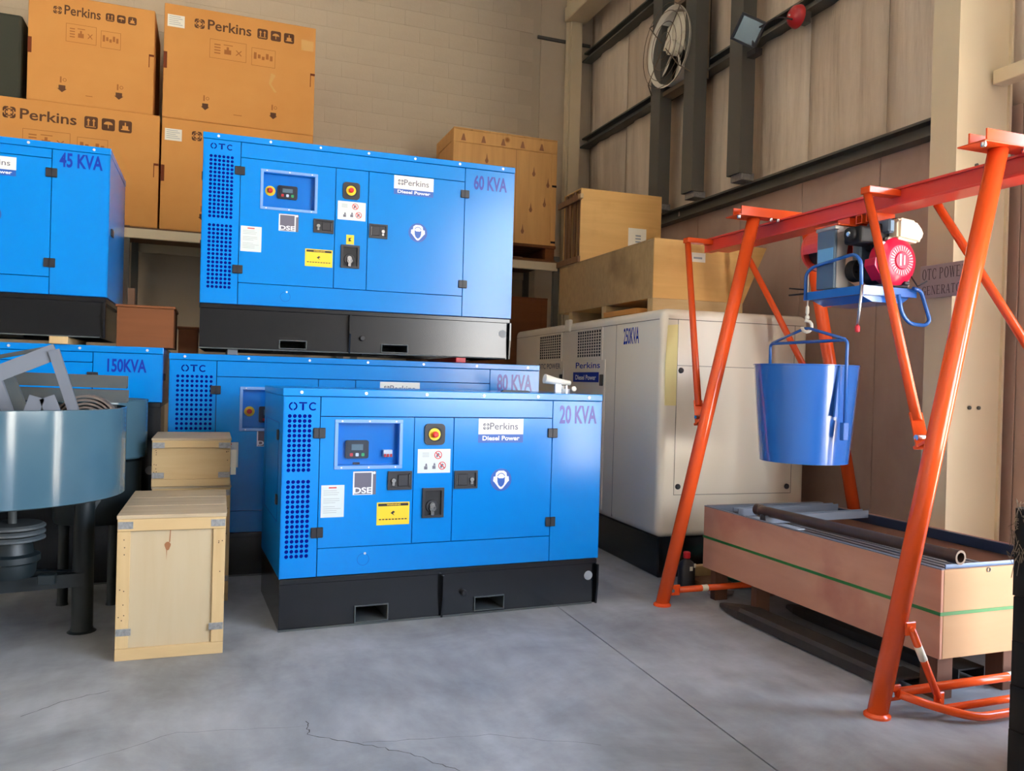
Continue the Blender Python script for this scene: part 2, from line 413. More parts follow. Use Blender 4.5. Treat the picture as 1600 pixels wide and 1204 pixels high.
def emblem(bm, x0, x1, z0, z1, y0, y1, mi=0):
    """rounded square emblem: four corner leaves around a ring and a star"""
    cx, cz = (x0 + x1) / 2, (z0 + z1) / 2; h = (x1 - x0) / 2; v = (z1 - z0) / 2; ex = h / v
    for q in range(4):
        a = PI / 4 + q * PI / 2
        pts = []
        for i in range(7):
            t = a - 0.62 + 1.24 * i / 6
            k = min(1 / max(abs(math.cos(t)), 1e-6), 1 / max(abs(math.sin(t)), 1e-6)); k = min(k, 1.24)
            pts.append((cx + h * k * math.cos(t), cz + v * k * math.sin(t)))
        for i in range(6, -1, -1):
            t = a - 0.62 + 1.24 * i / 6; pts.append((cx + h * 0.82 * math.cos(t), cz + v * 0.82 * math.sin(t)))
        prism(bm, pts, 'y', y0, y1, mi)
    ring2d(bm, cx, cz, v * 0.5, v * 0.68, y0, y1, 20, mi=mi, ex=ex)
    for q in range(4):
        a = PI / 4 + q * PI / 2; c, s = math.cos(a), math.sin(a)
        prism(bm, [(cx + h * (0.3 * c - 0.1 * s), cz + v * (0.3 * s + 0.1 * c)), (cx + h * (0.3 * c + 0.1 * s), cz + v * (0.3 * s - 0.1 * c)),
                   (cx + h * (0.9 * c + 0.1 * s), cz + v * (0.9 * s - 0.1 * c)), (cx + h * (0.9 * c - 0.1 * s), cz + v * (0.9 * s + 0.1 * c))], 'y', y0 + 0.0002, y1, mi)
    return bm

# ---------------------------------------------------------------- the setting
XW, YB, ZC = 4.9, 10.45, 7.6
JX = lambda y: 2.047 + (y - 2.507) * 0.0384      # the slab joint
# floor: two slabs with an open saw-cut joint between them, over a dark bed
bm = new()
pts = [(-8, -8), (JX(-8) - 0.004, -8), (JX(11) - 0.004, 11), (-8, 11)]
prism(bm, pts, 'z', -0.12, 0.0)
fl = struct('floor', bm, FLOORM)
bm = new(); prism(bm, [(JX(-8) + 0.004, -8), (5.2, -8), (5.2, 11), (JX(11) + 0.004, 11)], 'z', -0.12, 0.0); obj('slab', bm, FLOORM, fl)
bm = new(); box(bm, -8, 5.2, -8, 11, -0.2, -0.121); obj('joint_bed', bm, JOINT, fl)
def crack(path, w, seedv):
    rnd = random.Random(seedv); bm = new(); L = []
    for (ax, ay), (bx, by) in zip(path[:-1], path[1:]):
        n = 8
        for i in range(n):
            t = i / n; L.append((ax + (bx - ax) * t + rnd.uniform(-.008, .008), ay + (by - ay) * t + rnd.uniform(-.008, .008)))
    L.append(path[-1]); V = []
    for i, p in enumerate(L):
        q = L[min(i + 1, len(L) - 1)]; o_ = L[max(i - 1, 0)]
        d = Vector((q[0] - o_[0], q[1] - o_[1])).normalized(); ww = w * rnd.uniform(0.4, 1.2)
        V.append((bm.verts.new((p[0] - d.y * ww, p[1] + d.x * ww, 0.0006)), bm.verts.new((p[0] + d.y * ww, p[1] - d.x * ww, 0.0006))))
    for A, B in zip(V[:-1], V[1:]): bm.faces.new((A[0], A[1], B[1], B[0]))
    bmesh.ops.recalc_face_normals(bm, faces=bm.faces[:]); obj('crack', bm, JOINT, fl)
crack([(0.41, 3.46), (0.40, 3.33), (0.58, 3.2), (0.75, 3.05), (0.9, 2.86), (1.0, 2.6)], 0.0022, 1)
crack([(-0.72, 3.84), (-0.57, 3.98), (-0.4, 4.05)], 0.0016, 2)
crack([(0.6, 3.2), (1.1, 3.12), (1.5, 2.9)], 0.001, 3)
crack([(-0.5, 3.3), (-0.1, 3.5), (0.4, 3.42)], 0.0009, 4)

# back wall: block courses where they show, a plain skin elsewhere
bm = new(); box(bm, -8, 5.2, YB, YB + 0.2, 0, ZC); wb = struct('wall_back', bm, MORTAR)
bm = new(); box(bm, -0.1985, 0.1985, -0.02, 0.02, -0.0985, 0.0985, 0.0015); blk = mesh_of('block', bm, BLOCKM)
for r in range(14):
    for c in range(18):
        x = -2.95 + c * 0.4 + (0.2 if r % 2 else 0.0)
        if x > 3.95: continue
        o = link('block', blk, wb); o.location = (x, YB + 0.0165 + random.uniform(-.0008, .0008), 3.95 + r * 0.2)
bm = new(); box(bm, 4.16, 4.9, YB - 0.03, YB - 0.001, 0, ZC); struct('trim_1', bm, BLOCKM)
bm = new(); box(bm, 4.1, 4.9, YB - 0.06, YB - 0.032, 6.18, 6.22); struct('trim_2', bm, GREYST)
bm = new(); box(bm, 4.53, 4.69, 10.22, 10.4, 0, ZC); box(bm, 4.50, 4.525, 10.25, 10.35, 0, ZC); struct('trim_3', bm, CREAMST)   # corner post

# right wall: girts, insulation blanket above, brown sheets below; the bay near the camera is the open door
bm = new()
box(bm, XW + 0.06, XW + 0.2, DOOR_Y1, 1.5, 0, ZC); box(bm, XW + 0.06, XW + 0.2, 2.3, 10.65, 0, ZC); box(bm, XW + 0.06, XW + 0.2, 1.5, 2.3, 3.35, ZC); box(bm, XW + 0.06, XW + 0.2, -8, DOOR_Y0, 0, ZC); box(bm, XW + 0.06, XW + 0.2, DOOR_Y0, DOOR_Y1, DOOR_Z, ZC)
wr = struct('wall_right', bm, LOWP)
def sheet(name, y0, y1, z0, z1, m, bulge):
    bm = new(); ny, nz = 10, 8; G = []
    ph = random.uniform(0, 6)
    for i in range(ny + 1):
        row = []
        for j in range(nz + 1):
            u, v = i / ny, j / nz
            d = bulge * math.sin(PI * u) * (0.7 + 0.3 * math.sin(v * 5 + ph)) + (bulge * 0.25 * math.sin(u * 17 + ph + v))
            row.append(bm.verts.new((XW + 0.05 - d * (1 if 0 < i < ny else 0), y0 + (y1 - y0) * u, z0 + (z1 - z0) * v)))
        G.append(row)
    for i in range(ny):
        for j in range(nz):
            f_ = bm.faces.new((G[i][j], G[i][j + 1], G[i + 1][j + 1], G[i + 1][j])); f_.smooth = True
    r = bmesh.ops.extrude_face_region(bm, geom=bm.faces[:])
    for v in r['geom']:
        if isinstance(v, bmesh.types.BMVert): v.co.x = XW + 0.06
    bmesh.ops.recalc_face_normals(bm, faces=bm.faces[:])
    return obj(name, bm, m, wr)
GIRTS = (3.36, 4.82, 6.02, 7.2)
ys = [0.72, 1.5, 2.3, 2.9, 3.8, 5.0, 5.9, 6.8, 7.55, 8.5, 9.35, 10.43]
for a, b in zip(ys[:-1], ys[1:]):
    for g0, g1 in zip(GIRTS[:-1], GIRTS[1:]):
        sheet('insulation_panel', a + 0.004, b - 0.004, g0, g1, INSUL, 0.05)
for a, b in zip(ys[:-1:1], ys[1:]):
    if a == 1.5: continue
    bm = new(); box(bm, XW + 0.0, XW + 0.055, a + 0.003, b - 0.003, 0.02, 3.35, 0.004); obj('wall_panel', bm, LOWP, wr)
for k, z in enumerate(GIRTS):
    bm = new()
    prism(bm, [(XW + 0.02, z - 0.07), (XW - 0.12, z - 0.07), (XW - 0.12, z - 0.05), (XW - 0.005, z - 0.05), (XW - 0.005, z + 0.05), (XW - 0.09, z + 0.05), (XW - 0.09, z + 0.07), (XW + 0.02, z + 0.07)], 'y', 4.0, 10.4)
    obj('girt', bm, GREYST, wr)
    if k < 3:
        bm = new(); box(bm, 4.62, 4.72, 0.72, 3.8, z + 0.06, z + 0.15, 0.004); obj('girt', bm, CREAMST, wr)  # same girts as the far bay, cream here for the light on them
bm = new(); box(bm, 4.45, 4.75, 3.9, 10.3, 6.42, 6.62, 0.01); struct('trim_4', bm, CREAMST)   # eave strut
# steel column (I section) between the bays
bm = new()
box(bm, 4.33, 4.348, 3.80, 4.0, 0, ZC); box(bm, 4.78, 4.798, 3.80, 4.0, 0, ZC); box(bm, 4.348, 4.78, 3.82, 3.835, 0, ZC)
co = struct('trim_5', bm, CREAMST); co.name = 'trim_5'
bm = new()
for z in (1.36, 2.9):
    for x in (4.52, 4.60): lathe(bm, [(0.012, 0), (0.012, 0.012), (0.007, 0.014)], (x, 3.806, z), 'y', 8)
obj('bolt', bm, GREYST, co)
# window studs hung in front of the girts
for y, zb_ in ((8.05, 3.42), (7.36, 3.42), (6.55, 3.42)):
    bm = new()
    prism(bm, [(4.62, y - 0.1), (4.77, y - 0.1), (4.77, y - 0.085), (4.635, y - 0.085), (4.635, y + 0.085), (4.77, y + 0.085), (4.77, y + 0.1), (4.62, y + 0.1)], 'z', zb_ + 0.06, 7.3)
    o = obj('stud', bm, GREYST, wr)
    bm = new(); box(bm, 4.66, 4.80, y - 0.09, y + 0.09, zb_ + 0.0, zb_ + 0.07, 0.004); obj('stud_foot', bm, BRACKET, o)

bm = new(); box(bm, -8, 5.2, -8, 10.65, ZC, ZC + 0.1); struct('ceiling', bm, CEILM)
bm = new(); box(bm, -8.2, -8, -8, 10.65, 0, ZC); struct('wall_left', bm, SHELL)
bm = new(); box(bm, -8, 5.2, -8.2, -8, 0, ZC); struct('wall_front', bm, SHELLD)
bm = new(); box(bm, 5.2, 60, -60, 60, -0.2, -0.02); yd = obj('ground_outside', bm, YARD); yd['kind'] = 'structure'

# ---------------------------------------------------------------- blue generators
SCREW = None
def generator(name, label, loc, rz, Wd, D, zb, zt, s1, s2, d1, d2, db, dt, vents, lit, opts):
    """loc: front left corner of the base; all z relative to the base. zb..zt canopy; s1,s2: strips; d1,d2: middle panel; db,dt: door bottom/top."""
    t = thing(name, label, 'generator', loc, rz)
    g = 0.0022; lip = 0.045; th = 0.016; zc = zt - lip
    # base frame: upright black sheet with top flange, end ribs, fork pockets
    bm = new(); sl = sorted(opts['slots']); zt_ = zb - 0.036
    box(bm, 0.004, 0.01, 0.008, D - 0.004, 0.0, zt_); box(bm, Wd - 0.04, Wd - 0.034, 0.008, D - 0.004, 0.0, zt_); box(bm, 0.01, Wd - 0.04, D - 0.01, D - 0.004, 0.0, zt_)
    xs = 0.01
    for (x0, x1, z0, z1) in sl:
        box(bm, xs, x0, 0.006, 0.012, 0.0, zt_); box(bm, x0, x1, 0.006, 0.012, z1, zt_)
        if z0 > 0.004: box(bm, x0, x1, 0.006, 0.012, 0.0, z0)
        xs = x1
    box(bm, xs, Wd - 0.04, 0.006, 0.012, 0.0, zt_)
    base = obj('base_frame', bm, BLACK, t)
    bm = new(); box(bm, 0.0, Wd - 0.006, 0.0, D, zb - 0.036, zb - 0.002, 0.004); obj('top_flange', bm, BLACK, base)
    bm = new(); box(bm, 0.0, Wd - 0.04, -0.012, 0.0055, 0.0, 0.009, 0.002); obj('bottom_flange', bm, STEELD, base)
    for x in (opts['rib'], Wd - 0.012):
        pr_ = -0.03 if x > Wd - 0.1 else -0.045
        bm = new(); prism(bm, [(0.0055, zb - 0.0365), (pr_, zb - 0.0365), (pr_, zb * 0.45), (-0.014, 0.0), (0.0055, 0.0)], 'x', x - 0.006, x + 0.006); obj('rib', bm, BLACK, base)
    bm = new(); box(bm, Wd - 0.035, Wd - 0.006, 0.012, 0.02, 0.0, zt_); obj('end_plate', bm, BLACK, base)
    bm = new(); lathe(bm, [(0.03, 0.0), (0.03, 0.004)], (Wd - 0.066, 0.002, zb * 0.62), 'y', 16); obj('lifting_hole', bm, INKL if opts.get('hole', True) else BLACK, base)
    bm = new(); lathe(bm, [(0.016, -0.03), (0.019, -0.026), (0.019, 0.006), (0.012, 0.008)], (opts['plug'][0], 0.0, opts['plug'][1]), 'y', 12); obj('drain_plug', bm, PLASTIC, base)
    for (x0, x1, z0, z1) in sl:
        bm = new(); f = 0.006
        box(bm, x0, x1, -0.006, D - 0.02, z1 - f, z1); box(bm, x0, x1, -0.006, D - 0.02, z0, z0 + f); box(bm, x0, x0 + f, -0.006, D - 0.02, z0 + f, z1 - f); box(bm, x1 - f, x1, -0.006, D - 0.02, z0 + f, z1 - f)
        box(bm, x0 + f, x1 - f, 0.5 * D, 0.5 * D + 0.01, z0 + f, z1 - f)
        obj('fork_pocket', bm, STEELD, base)
    # canopy shell and roof
    bm = new(); box(bm, 0.006, Wd - 0.006, 0.09, D - 0.004, zb, zc); box(bm, 0.006, Wd - 0.006, th, 0.09, zb, zb + 0.004); obj('canopy', bm, BLUE_IN, t)
    bm = new(); box(bm, 0.0, 0.0058, 0.0, D, zb, zc); sp = obj('side_panel', bm, BLUE, t)
    bm = new(); box(bm, -0.001, -0.0002, 0.16, D - 0.12, zb + min(0.30, (zc - zb) * 0.3), zb + min(0.30, (zc - zb) * 0.3) + 0.002); box(bm, -0.001, -0.0002, 0.16, D - 0.12, zc - 0.16, zc - 0.158)
    box(bm, -0.001, -0.0002, 0.16, 0.163, zb + min(0.30, (zc - zb) * 0.3), zc - 0.16); box(bm, -0.001, -0.0002, D - 0.123, D - 0.12, zb + min(0.30, (zc - zb) * 0.3), zc - 0.16); obj('side_door_line', bm, HOLE, sp)
    for zz in (zb + 0.4, zc - 0.26) if zc - zb > 0.8 else ():
        bm = new(); box(bm, -0.012, 0, 0.145, 0.18, zz, zz + 0.06, 0.003); obj('side_hinge', bm, PLASTIC, sp)
    bm = new(); box(bm, Wd - 0.0058, Wd, 0.0, D, zb, zc); sp = obj('side_panel', bm, BLUE, t)
    bm = new(); box(bm, Wd, Wd + 0.012, 0.1, 0.2, zb + (zc - zb) * 0.45, zb + (zc - zb) * 0.45 + 0.05, 0.003); obj('side_latch', bm, PLASTIC, sp)
    bm = new(); box(bm, 0, Wd, D - 0.004, D, zb, zc); obj('back_panel', bm, BLUE, t)
    bm = new(); box(bm, -0.003, Wd + 0.003, -0.004, D + 0.003, zc + 0.001, zt, 0.004, 2); roof = obj('roof', bm, BLUE, t)
    bm = new(); lathe(bm, [(0.009, -0.005), (0.0095, -0.002), (0.0095, 0.0)], (0, 0, 0), 'y', 8); sm = mesh_of('screw', bm, ZINC)
    ns = opts['nscrew']
    copies('screw', sm, roof, [(0.1 + (Wd - 0.2) * i / (ns - 1), -0.004, zt - 0.022) for i in range(ns)])
    # front panels
    def panel(nm, x0, x1, z0, z1):
        bm = new(); box(bm, x0 + g, x1 - g, 0.0, th, z0 + g, z1 - g, 0.0015); return obj(nm, bm, BLUE, t)
    panel('top_panel', s1, s2, dt, zc); panel('bottom_panel', s1, s2, zb, db)
    mid = panel('middle_panel', d1, d2, db, dt); right = panel('right_panel', s2, Wd, zb, zc)
    doorR = panel('door', d2, s2, db, dt)
    wx0, wx1, wz0, wz1 = opts['win']
    # left door around the window opening
    bm = new()
    for q in ((s1 + g, wx0, db + g, dt - g), (wx1, d1 - g, db + g, dt - g), (wx0, wx1, wz1, dt - g), (wx0, wx1, db + g, wz0)): box(bm, q[0], q[1], 0.0, th, q[2], q[3])
    doorL = obj('door', bm, BLUE, t)
    # louvre strip with real holes
    hx0, hx1, rows, nc, r = vents['x0'], vents['x1'], vents['rows'], vents['nc'], vents['r']
    bm = new()
    def quad(x0, x1, z0, z1):
        if x1 - x0 > 1e-5 and z1 - z0 > 1e-5: bm.faces.new([bm.verts.new(p) for p in ((x0, 0, z0), (x1, 0, z0), (x1, 0, z1), (x0, 0, z1))])
    sx0, sx1, sz0, sz1 = 0.0, s1 - g, zb + g, zc - g
    px = (hx1 - hx0) / (nc - 1); gx0, gx1 = hx0 - px / 2, hx1 + px / 2
    quad(sx0, gx0, sz0, sz1); quad(gx1, sx1, sz0, sz1)
    zcur = sz0
    for (za, zb2, nr) in sorted(rows):
        pz = (zb2 - za) / (nr - 1); ga, gb = za - pz / 2, zb2 + pz / 2
        quad(gx0, gx1, zcur, ga); zcur = gb
        for i in range(nr):
            for j in range(nc):
                cx, cz = hx0 + px * j, za + pz * i; N = 16
                inner = [bm.verts.new((cx + r * math.cos(2 * PI * k / N), 0, cz + r * math.sin(2 * PI * k / N))) for k in range(N)]
                deep = [bm.verts.new((v.co.x, 0.0025, v.co.z)) for v in inner]
                outer = []
                for k in range(N):
                    a = 2 * PI * k / N; c_, s_ = math.cos(a), math.sin(a); q = 1 / max(abs(c_), abs(s_))
                    outer.append(bm.verts.new((cx + px / 2 * c_ * q, 0, cz + pz / 2 * s_ * q)))
                for k in range(N):
                    k2 = (k + 1) % N
                    bm.faces.new((outer[k], outer[k2], inner[k2], inner[k])); bm.faces.new((inner[k], inner[k2], deep[k2], deep[k]))
    quad(gx0, gx1, zcur, sz1)
    bmesh.ops.remove_doubles(bm, verts=bm.verts[:], dist=1e-5)
    for f_ in bm.faces:
        pass
    bmesh.ops.recalc_face_normals(bm, faces=bm.faces[:])
    fr = [f_ for f_ in bm.faces if abs(f_.normal.y) > 0.9]
    if fr and fr[0].normal.y > 0: bmesh.ops.reverse_faces(bm, faces=bm.faces[:])
    strip = obj('vent_panel', bm, BLUE, t)
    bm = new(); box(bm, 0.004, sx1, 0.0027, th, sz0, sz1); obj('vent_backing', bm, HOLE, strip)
    # stencil letters
    bm = new(); x0, x1, z0, z1 = opts['otc']; w = (x1 - x0); h = z1 - z0; y = -0.0006
    rr = h / 2 * 0.98; cxo = x0 + w * 0.16
    ring2d(bm, cxo, z0 + rr, rr * 0.68, rr * 1.04, y, 0, 18, PI / 2 + 0.16, PI * 1.5 - 0.16); ring2d(bm, cxo, z0 + rr, rr * 0.68, rr * 1.04, y, 0, 18, -PI / 2 + 0.16, PI / 2 - 0.16)
    xt = x0 + w * 0.5; box(bm, xt - w * 0.14, xt + w * 0.14, y, 0, z1 - h * 0.18, z1); box(bm, xt - w * 0.034, xt + w * 0.034, y, 0, z0, z1 - h * 0.2)
    cxc = x1 - w * 0.15; ring2d(bm, cxc, z0 + rr, rr * 0.68, rr * 1.04, y, 0, 24, 0.75, 2 * PI - 0.75)
    obj('cut_lettering', bm, HOLE, strip)
    if lit.get('kva'):
        bm = new(); k = lit['kva']; text(bm, k[0], k[1], k[2], k[3], k[4], -0.0008, 0.028); obj('rating_lettering', bm, NAVY, right)
    # hinges
    bm = new(); box(bm, -0.034, 0.034, -0.012, 0.0, -0.03, 0.03, 0.003)
    box(bm, -0.002, 0.002, -0.016, -0.010, -0.031, 0.031); hm = mesh_of('hinge', bm, PLASTIC)
    for door_, x, in ((doorL, s1 - 0.004), (doorR, s2 + 0.0)):
        copies('hinge', hm, door_, [(x, 0, db + 0.093), (x, 0, dt - 0.095)])
    # latches
    def latch(par, x0, x1, z0, z1, knob_left):
        bm = new(); f = 0.012
        for q in ((x0, x1, z1 - f, z1), (x0, x1, z0, z0 + f), (x0, x0 + f, z0 + f, z1 - f), (x1 - f, x1, z0 + f, z1 - f)): box(bm, q[0], q[1], -0.012, 0.0, q[2], q[3], 0.0)
        box(bm, x0 + f, x1 - f, -0.002, 0.0, z0 + f, z1 - f)
        w = x1 - x0; px0, px1 = (x0 + w * 0.42, x1 - 0.022) if knob_left else (x0 + 0.022, x1 - w * 0.42)
        box(bm, px0, px1, -0.010, -0.002, z0 + 0.02, z1 - 0.02, 0.003)
        la = obj('latch', bm, PLASTIC, par)
        kx = x0 + w * 0.24 if knob_left else x1 - w * 0.24
        bm = new(); lathe(bm, [(0.013, -0.014), (0.016, -0.008), (0.016, -0.002)], (kx, 0, (z0 + z1) / 2), 'y', 14); box(bm, kx - 0.008, kx + 0.008, -0.008, -0.002, (z0 + z1) / 2 - 0.03, (z0 + z1) / 2 - 0.012); obj('lock_cylinder', bm, CHROME, par)
        bm = new(); ex = px1 + 0.004 if knob_left else px0 - 0.006
        box(bm, ex, ex + 0.003, -0.011, -0.002, z0 + 0.022, z1 - 0.022); obj('latch_edge', bm, CHROME, par)
    latch(doorL, *opts['latchL'], True)
    if 'latchR' in opts: latch(doorR, *opts['latchR'], False)
    # control window: recessed tray, controller, clear bezel and pane
    bm = new(); dp = 0.045
    for q in ((wx0, wx1, wz1 - 0.004, wz1), (wx0, wx1, wz0, wz0 + 0.004)): box(bm, q[0], q[1], 0.001, dp, q[2], q[3])
    box(bm, wx0, wx0 + 0.004, 0.001, dp, wz0 + 0.004, wz1 - 0.004); box(bm, wx1 - 0.004, wx1, 0.001, dp, wz0 + 0.004, wz1 - 0.004); box(bm, wx0, wx1, dp, dp + 0.004, wz0, wz1)
    tray = obj('control_tray', bm, BLUE, t)
    bm = new(); f = 0.02
    for q in ((wx0 - f, wx1 + f, wz1, wz1 + f), (wx0 - f, wx1 + f, wz0 - f, wz0), (wx0 - f, wx0, wz0, wz1), (wx1, wx1 + f, wz0, wz1)): box(bm, q[0], q[1], -0.006, 0.0, q[2], q[3], 0.002)
    wf = obj('window_frame', bm, BEZEL, doorL)
    bm = new(); box(bm, wx0 - 0.001, wx1 + 0.001, -0.004, -0.002, wz0 - 0.001, wz1 + 0.001); obj('window_pane', bm, GLASS, doorL)
    for i in range(3):
        for zz in (wz0 - f / 2, wz1 + f / 2):
            o = link('screw', sm, doorL); o.location = (wx0 + (wx1 - wx0) * (0.06 + 0.44 * i), -0.006, zz); o.scale = (0.55,) * 3
    cx0, cx1, cz0, cz1 = opts['ctl']; yc = dp - 0.022
    bm = new(); prism(bm, rrect(cx0, cx1, cz0, cz1, 0.012), 'y', yc, dp); box(bm, cx0 + 0.02, cx1 - 0.02, yc - 0.0015, yc, cz0 + (cz1 - cz0) * 0.42, cz1 - 0.016)
    ct = obj('controller', bm, PLASTIC, t)
    bm = new(); box(bm, cx0 + 0.034, cx1 - 0.034, yc - 0.003, yc - 0.0016, cz0 + (cz1 - cz0) * 0.46, cz1 - 0.022); obj('screen', bm, LCD, ct)
    for i, m in enumerate((REDB, WHITEB, GREENB)):
        bm = new(); bx = cx0 + (cx1 - cx0) * (0.25 + 0.25 * i); prism(bm, rrect(bx - 0.009, bx + 0.009, cz0 + 0.013, cz0 + 0.032, 0.004), 'y', yc - 0.003, yc); obj('button', bm, m, ct)
    if 'breaker' in opts:
        a, b, c_, d_ = opts['breaker']
        bm = new(); box(bm, a, b, dp - 0.025, dp, c_, d_, 0.003); br = obj('breaker', bm, WHITEB, t)
        for i in range(3):
            bm = new(); q = a + (b - a) * (i + 0.2) / 3; box(bm, q, q + (b - a) * 0.2, dp - 0.033, dp - 0.025, c_ + 0.002, c_ + 0.02, 0.001); obj('breaker_switch', bm, REDB, br)
        bm = new(); a = (cx0 + cx1) / 2; box(bm, a - 0.02, a + 0.02, dp - 0.012, dp, cz0 - 0.045, cz0 - 0.024, 0.002); obj('rocker_switch', bm, PLASTIC, t)
    def estop(x, y, z, r, par):
        bm = new(); lathe(bm, [(r, -0.004), (r, 0.0)], (x, y, z), 'y', 20); o = obj('stop_button', bm, YELB, par)
        bm = new(); lathe(bm, [(r * 0.3, -0.034), (r * 0.5, -0.028), (r * 0.52, -0.018), (r * 0.3, -0.014), (r * 0.3, -0.004)], (x, y, z), 'y', 18); obj('stop_knob', bm, REDB, par)
    if 'estop_in' in opts: estop(opts['estop_in'][0], dp, opts['estop_in'][1], 0.036, tray)
    # stop switch housing in the middle panel
    ex, ez, er = opts['estop']
    bm = new(); prism(bm, rrect(ex - er, ex + er, ez - er, ez + er, er * 0.4), 'y', -0.012, 0.0)
    lathe(bm, [(er * 0.78, -0.0125), (er * 0.72, -0.004)], (ex, 0, ez), 'y', 20); hs = obj('stop_housing', bm, PLASTIC, t)
    bm = new(); lathe(bm, [(er * 0.72, -0.0132), (er * 0.72, -0.0126)], (ex, 0, ez), 'y', 20); obj('housing_well', bm, DARKP, hs)
    estop(ex - 0.004, -0.0132, ez, er * 0.58, hs)
    # warning pictograms
    x0, x1, z0, z1 = opts['pict']; w, h = x1 - x0, z1 - z0; y = -0.0012
    bm = new(); box(bm, x0, x1, -0.001, 0, z0, z1); pl = obj('pictogram_label', bm, LABELG, t)
    bm = new()
    for cx, cz in ((x0 + w * 0.62, z0 + h * 0.75), (x0 + w * 0.75, z0 + h * 0.3)):
        rr = h * 0.17; ring2d(bm, cx, cz, rr * 0.8, rr, y - 0.0004, y, 20)
        a = PI * 0.75; c, s = math.cos(a) * rr * 0.9, math.sin(a) * rr * 0.9; n_ = rr * 0.09
        prism(bm, [(cx + c - n_, cz + s - n_), (cx + c + n_, cz + s + n_), (cx - c + n_, cz - s + n_), (cx - c - n_, cz - s - n_)], 'y', y - 0.0004, y)
    obj('prohibition_ring', bm, REDINK, pl)
    bm = new()
    for cx, cz in ((x0 + w * 0.62, z0 + h * 0.75), (x0 + w * 0.75, z0 + h * 0.3)):
        rr = h * 0.09; prism(bm, [(cx - rr, cz - rr), (cx - rr * .2, cz - rr), (cx + rr * .3, cz + rr * .2), (cx + rr, cz + rr * .1), (cx + rr * .2, cz + rr), (cx - rr * .7, cz + rr * .5)], 'y', y - 0.0002, y)
    for cx, cz in ((x0 + w * 0.25, z0 + h * 0.28), (x0 + w * 0.5, z0 + h * 0.3)):
        box(bm, cx - w * 0.05, cx + w * 0.05, y, y + 0.0002, cz - h * 0.13, cz); prism(bm, [(cx - w * .02, cz), (cx + w * .05, cz + h * .02), (cx + w * .02, cz + h * .13), (cx - w * .01, cz + h * .1)], 'y', y, y + 0.0002)
    obj('pictogram', bm, INK, pl)
    bm = new()
    for i in range(3): box(bm, x0 + w * 0.14, x0 + w * 0.34, y, y + 0.0002, z0 + h * (0.68 + 0.07 * i), z0 + h * (0.70 + 0.07 * i))
    obj('fine_print', bm, INKL, pl)
    # key recess
    if 'key' in opts:
        x0, x1, z0, z1 = opts['key']; f = 0.016
        bm = new()
        for q in ((x0, x1, z1 - f, z1), (x0, x1, z0, z0 + f), (x0, x0 + f, z0 + f, z1 - f), (x1 - f, x1, z0 + f, z1 - f)): box(bm, q[0], q[1], -0.014, 0.0, q[2], q[3], 0.0)
        kr = obj('key_recess', bm, PLASTIC, t)
        bm = new(); box(bm, x0 + f, x1 - f, -0.002, -0.0002, z0 + f, z1 - f); obj('recess_back', bm, DARKP, kr)
        cx, cz = (x0 + x1) / 2 - 0.006, z0 + (z1 - z0) * 0.38
        bm = new(); lathe(bm, [(0.036, -0.008), (0.04, -0.002)], (cx, 0, cz), 'y', 18); obj('key_socket', bm, PLASTIC, kr)
        bm = new(); lathe(bm, [(0.017, -0.02), (0.018, -0.008)], (cx, 0, cz + 0.008), 'y', 12); box(bm, cx - 0.008, cx + 0.012, -0.022, -0.018, cz - 0.055, cz, 0.002); ring2d(bm, cx + 0.002, cz - 0.01, 0.013, 0.02, -0.022, -0.018, 14); obj('key', bm, CHROME, kr)
    # door labels
    if 'dse' in opts:
        x0, x1, z0, z1 = opts['dse']; w, h = x1 - x0, z1 - z0; y = -0.0012
        bm = new(); box(bm, x0, x1, -0.001, 0, z0, z1); dl = obj('controller_label', bm, INK, doorL)
        bm = new()
        box(bm, x0, x0 + w * .06, y, y + .0002, z0, z1 - h * .03); box(bm, x0, x0 + w * .84, y, y + .0002, z1 - h * .07, z1 - h * .02); box(bm, x0 + w * .80, x0 + w * .86, y, y + .0002, z0, z1 - h * .03); box(bm, x0, x0 + w * .86, y, y + .0002, z0, z0 + h * .03)
        prism(bm, circ(x0 + w * .92, z1 - h * .08, w * .06, 10), 'y', y, y + .0002)
        text(bm, 'DSE', x0 + w * .04, x0 + w * .82, z0 + h * .06, z0 + h * .32, y - 0.0002, 0.03); obj('lettering', bm, WHITEB, dl)
    if 'note' in opts:
        x0, x1, z0, z1 = opts['note']; w, h = x1 - x0, z1 - z0; y = -0.0012
        bm = new(); box(bm, x0, x1, -0.001, 0, z0, z1); nl = obj('notice_label', bm, LABELG, doorL)
        bm = new(); rnd = random.Random(3)
        for i in range(12):
            if i in (3, 7): continue
            zz = z0 + h * (0.82 - i * 0.062); box(bm, x0 + w * .1, x0 + w * rnd.uniform(.6, .92), y, y + .0002, zz, zz + h * .012)
        obj('fine_print', bm, INKL, nl)
        bm = new(); box(bm, x0 + w * .32, x0 + w * .66, y, y + .0002, z1 - h * .1, z1 - h * .06); obj('red_heading', bm, REDINK, nl)
    if 'warn' in opts:
        x0, x1, z0, z1 = opts['warn']; w, h = x1 - x0, z1 - z0; y = -0.0012
        bm = new(); box(bm, x0, x1, -0.001, 0, z0, z1); wl = obj('warning_label', bm, YEL, doorL)
        bm = new(); box(bm, x0 + w * .04, x1 - w * .04, y, y + .0002, z1 - h * .17, z1 - h * .05)
        prism(bm, [(x0 + w * .42, z0 + h * .52), (x0 + w * .5, z0 + h * .62), (x0 + w * .56, z0 + h * .56), (x0 + w * .5, z0 + h * .5), (x0 + w * .54, z0 + h * .4), (x0 + w * .46, z0 + h * .48)], 'y', y, y + .0002)
        for i in range(9): box(bm, x0 + w * (.07 + i * .098), x0 + w * (.14 + i * .098), y, y + .0002, z0 + h * .22, z0 + h * .27)
        obj('print', bm, INKB, wl)
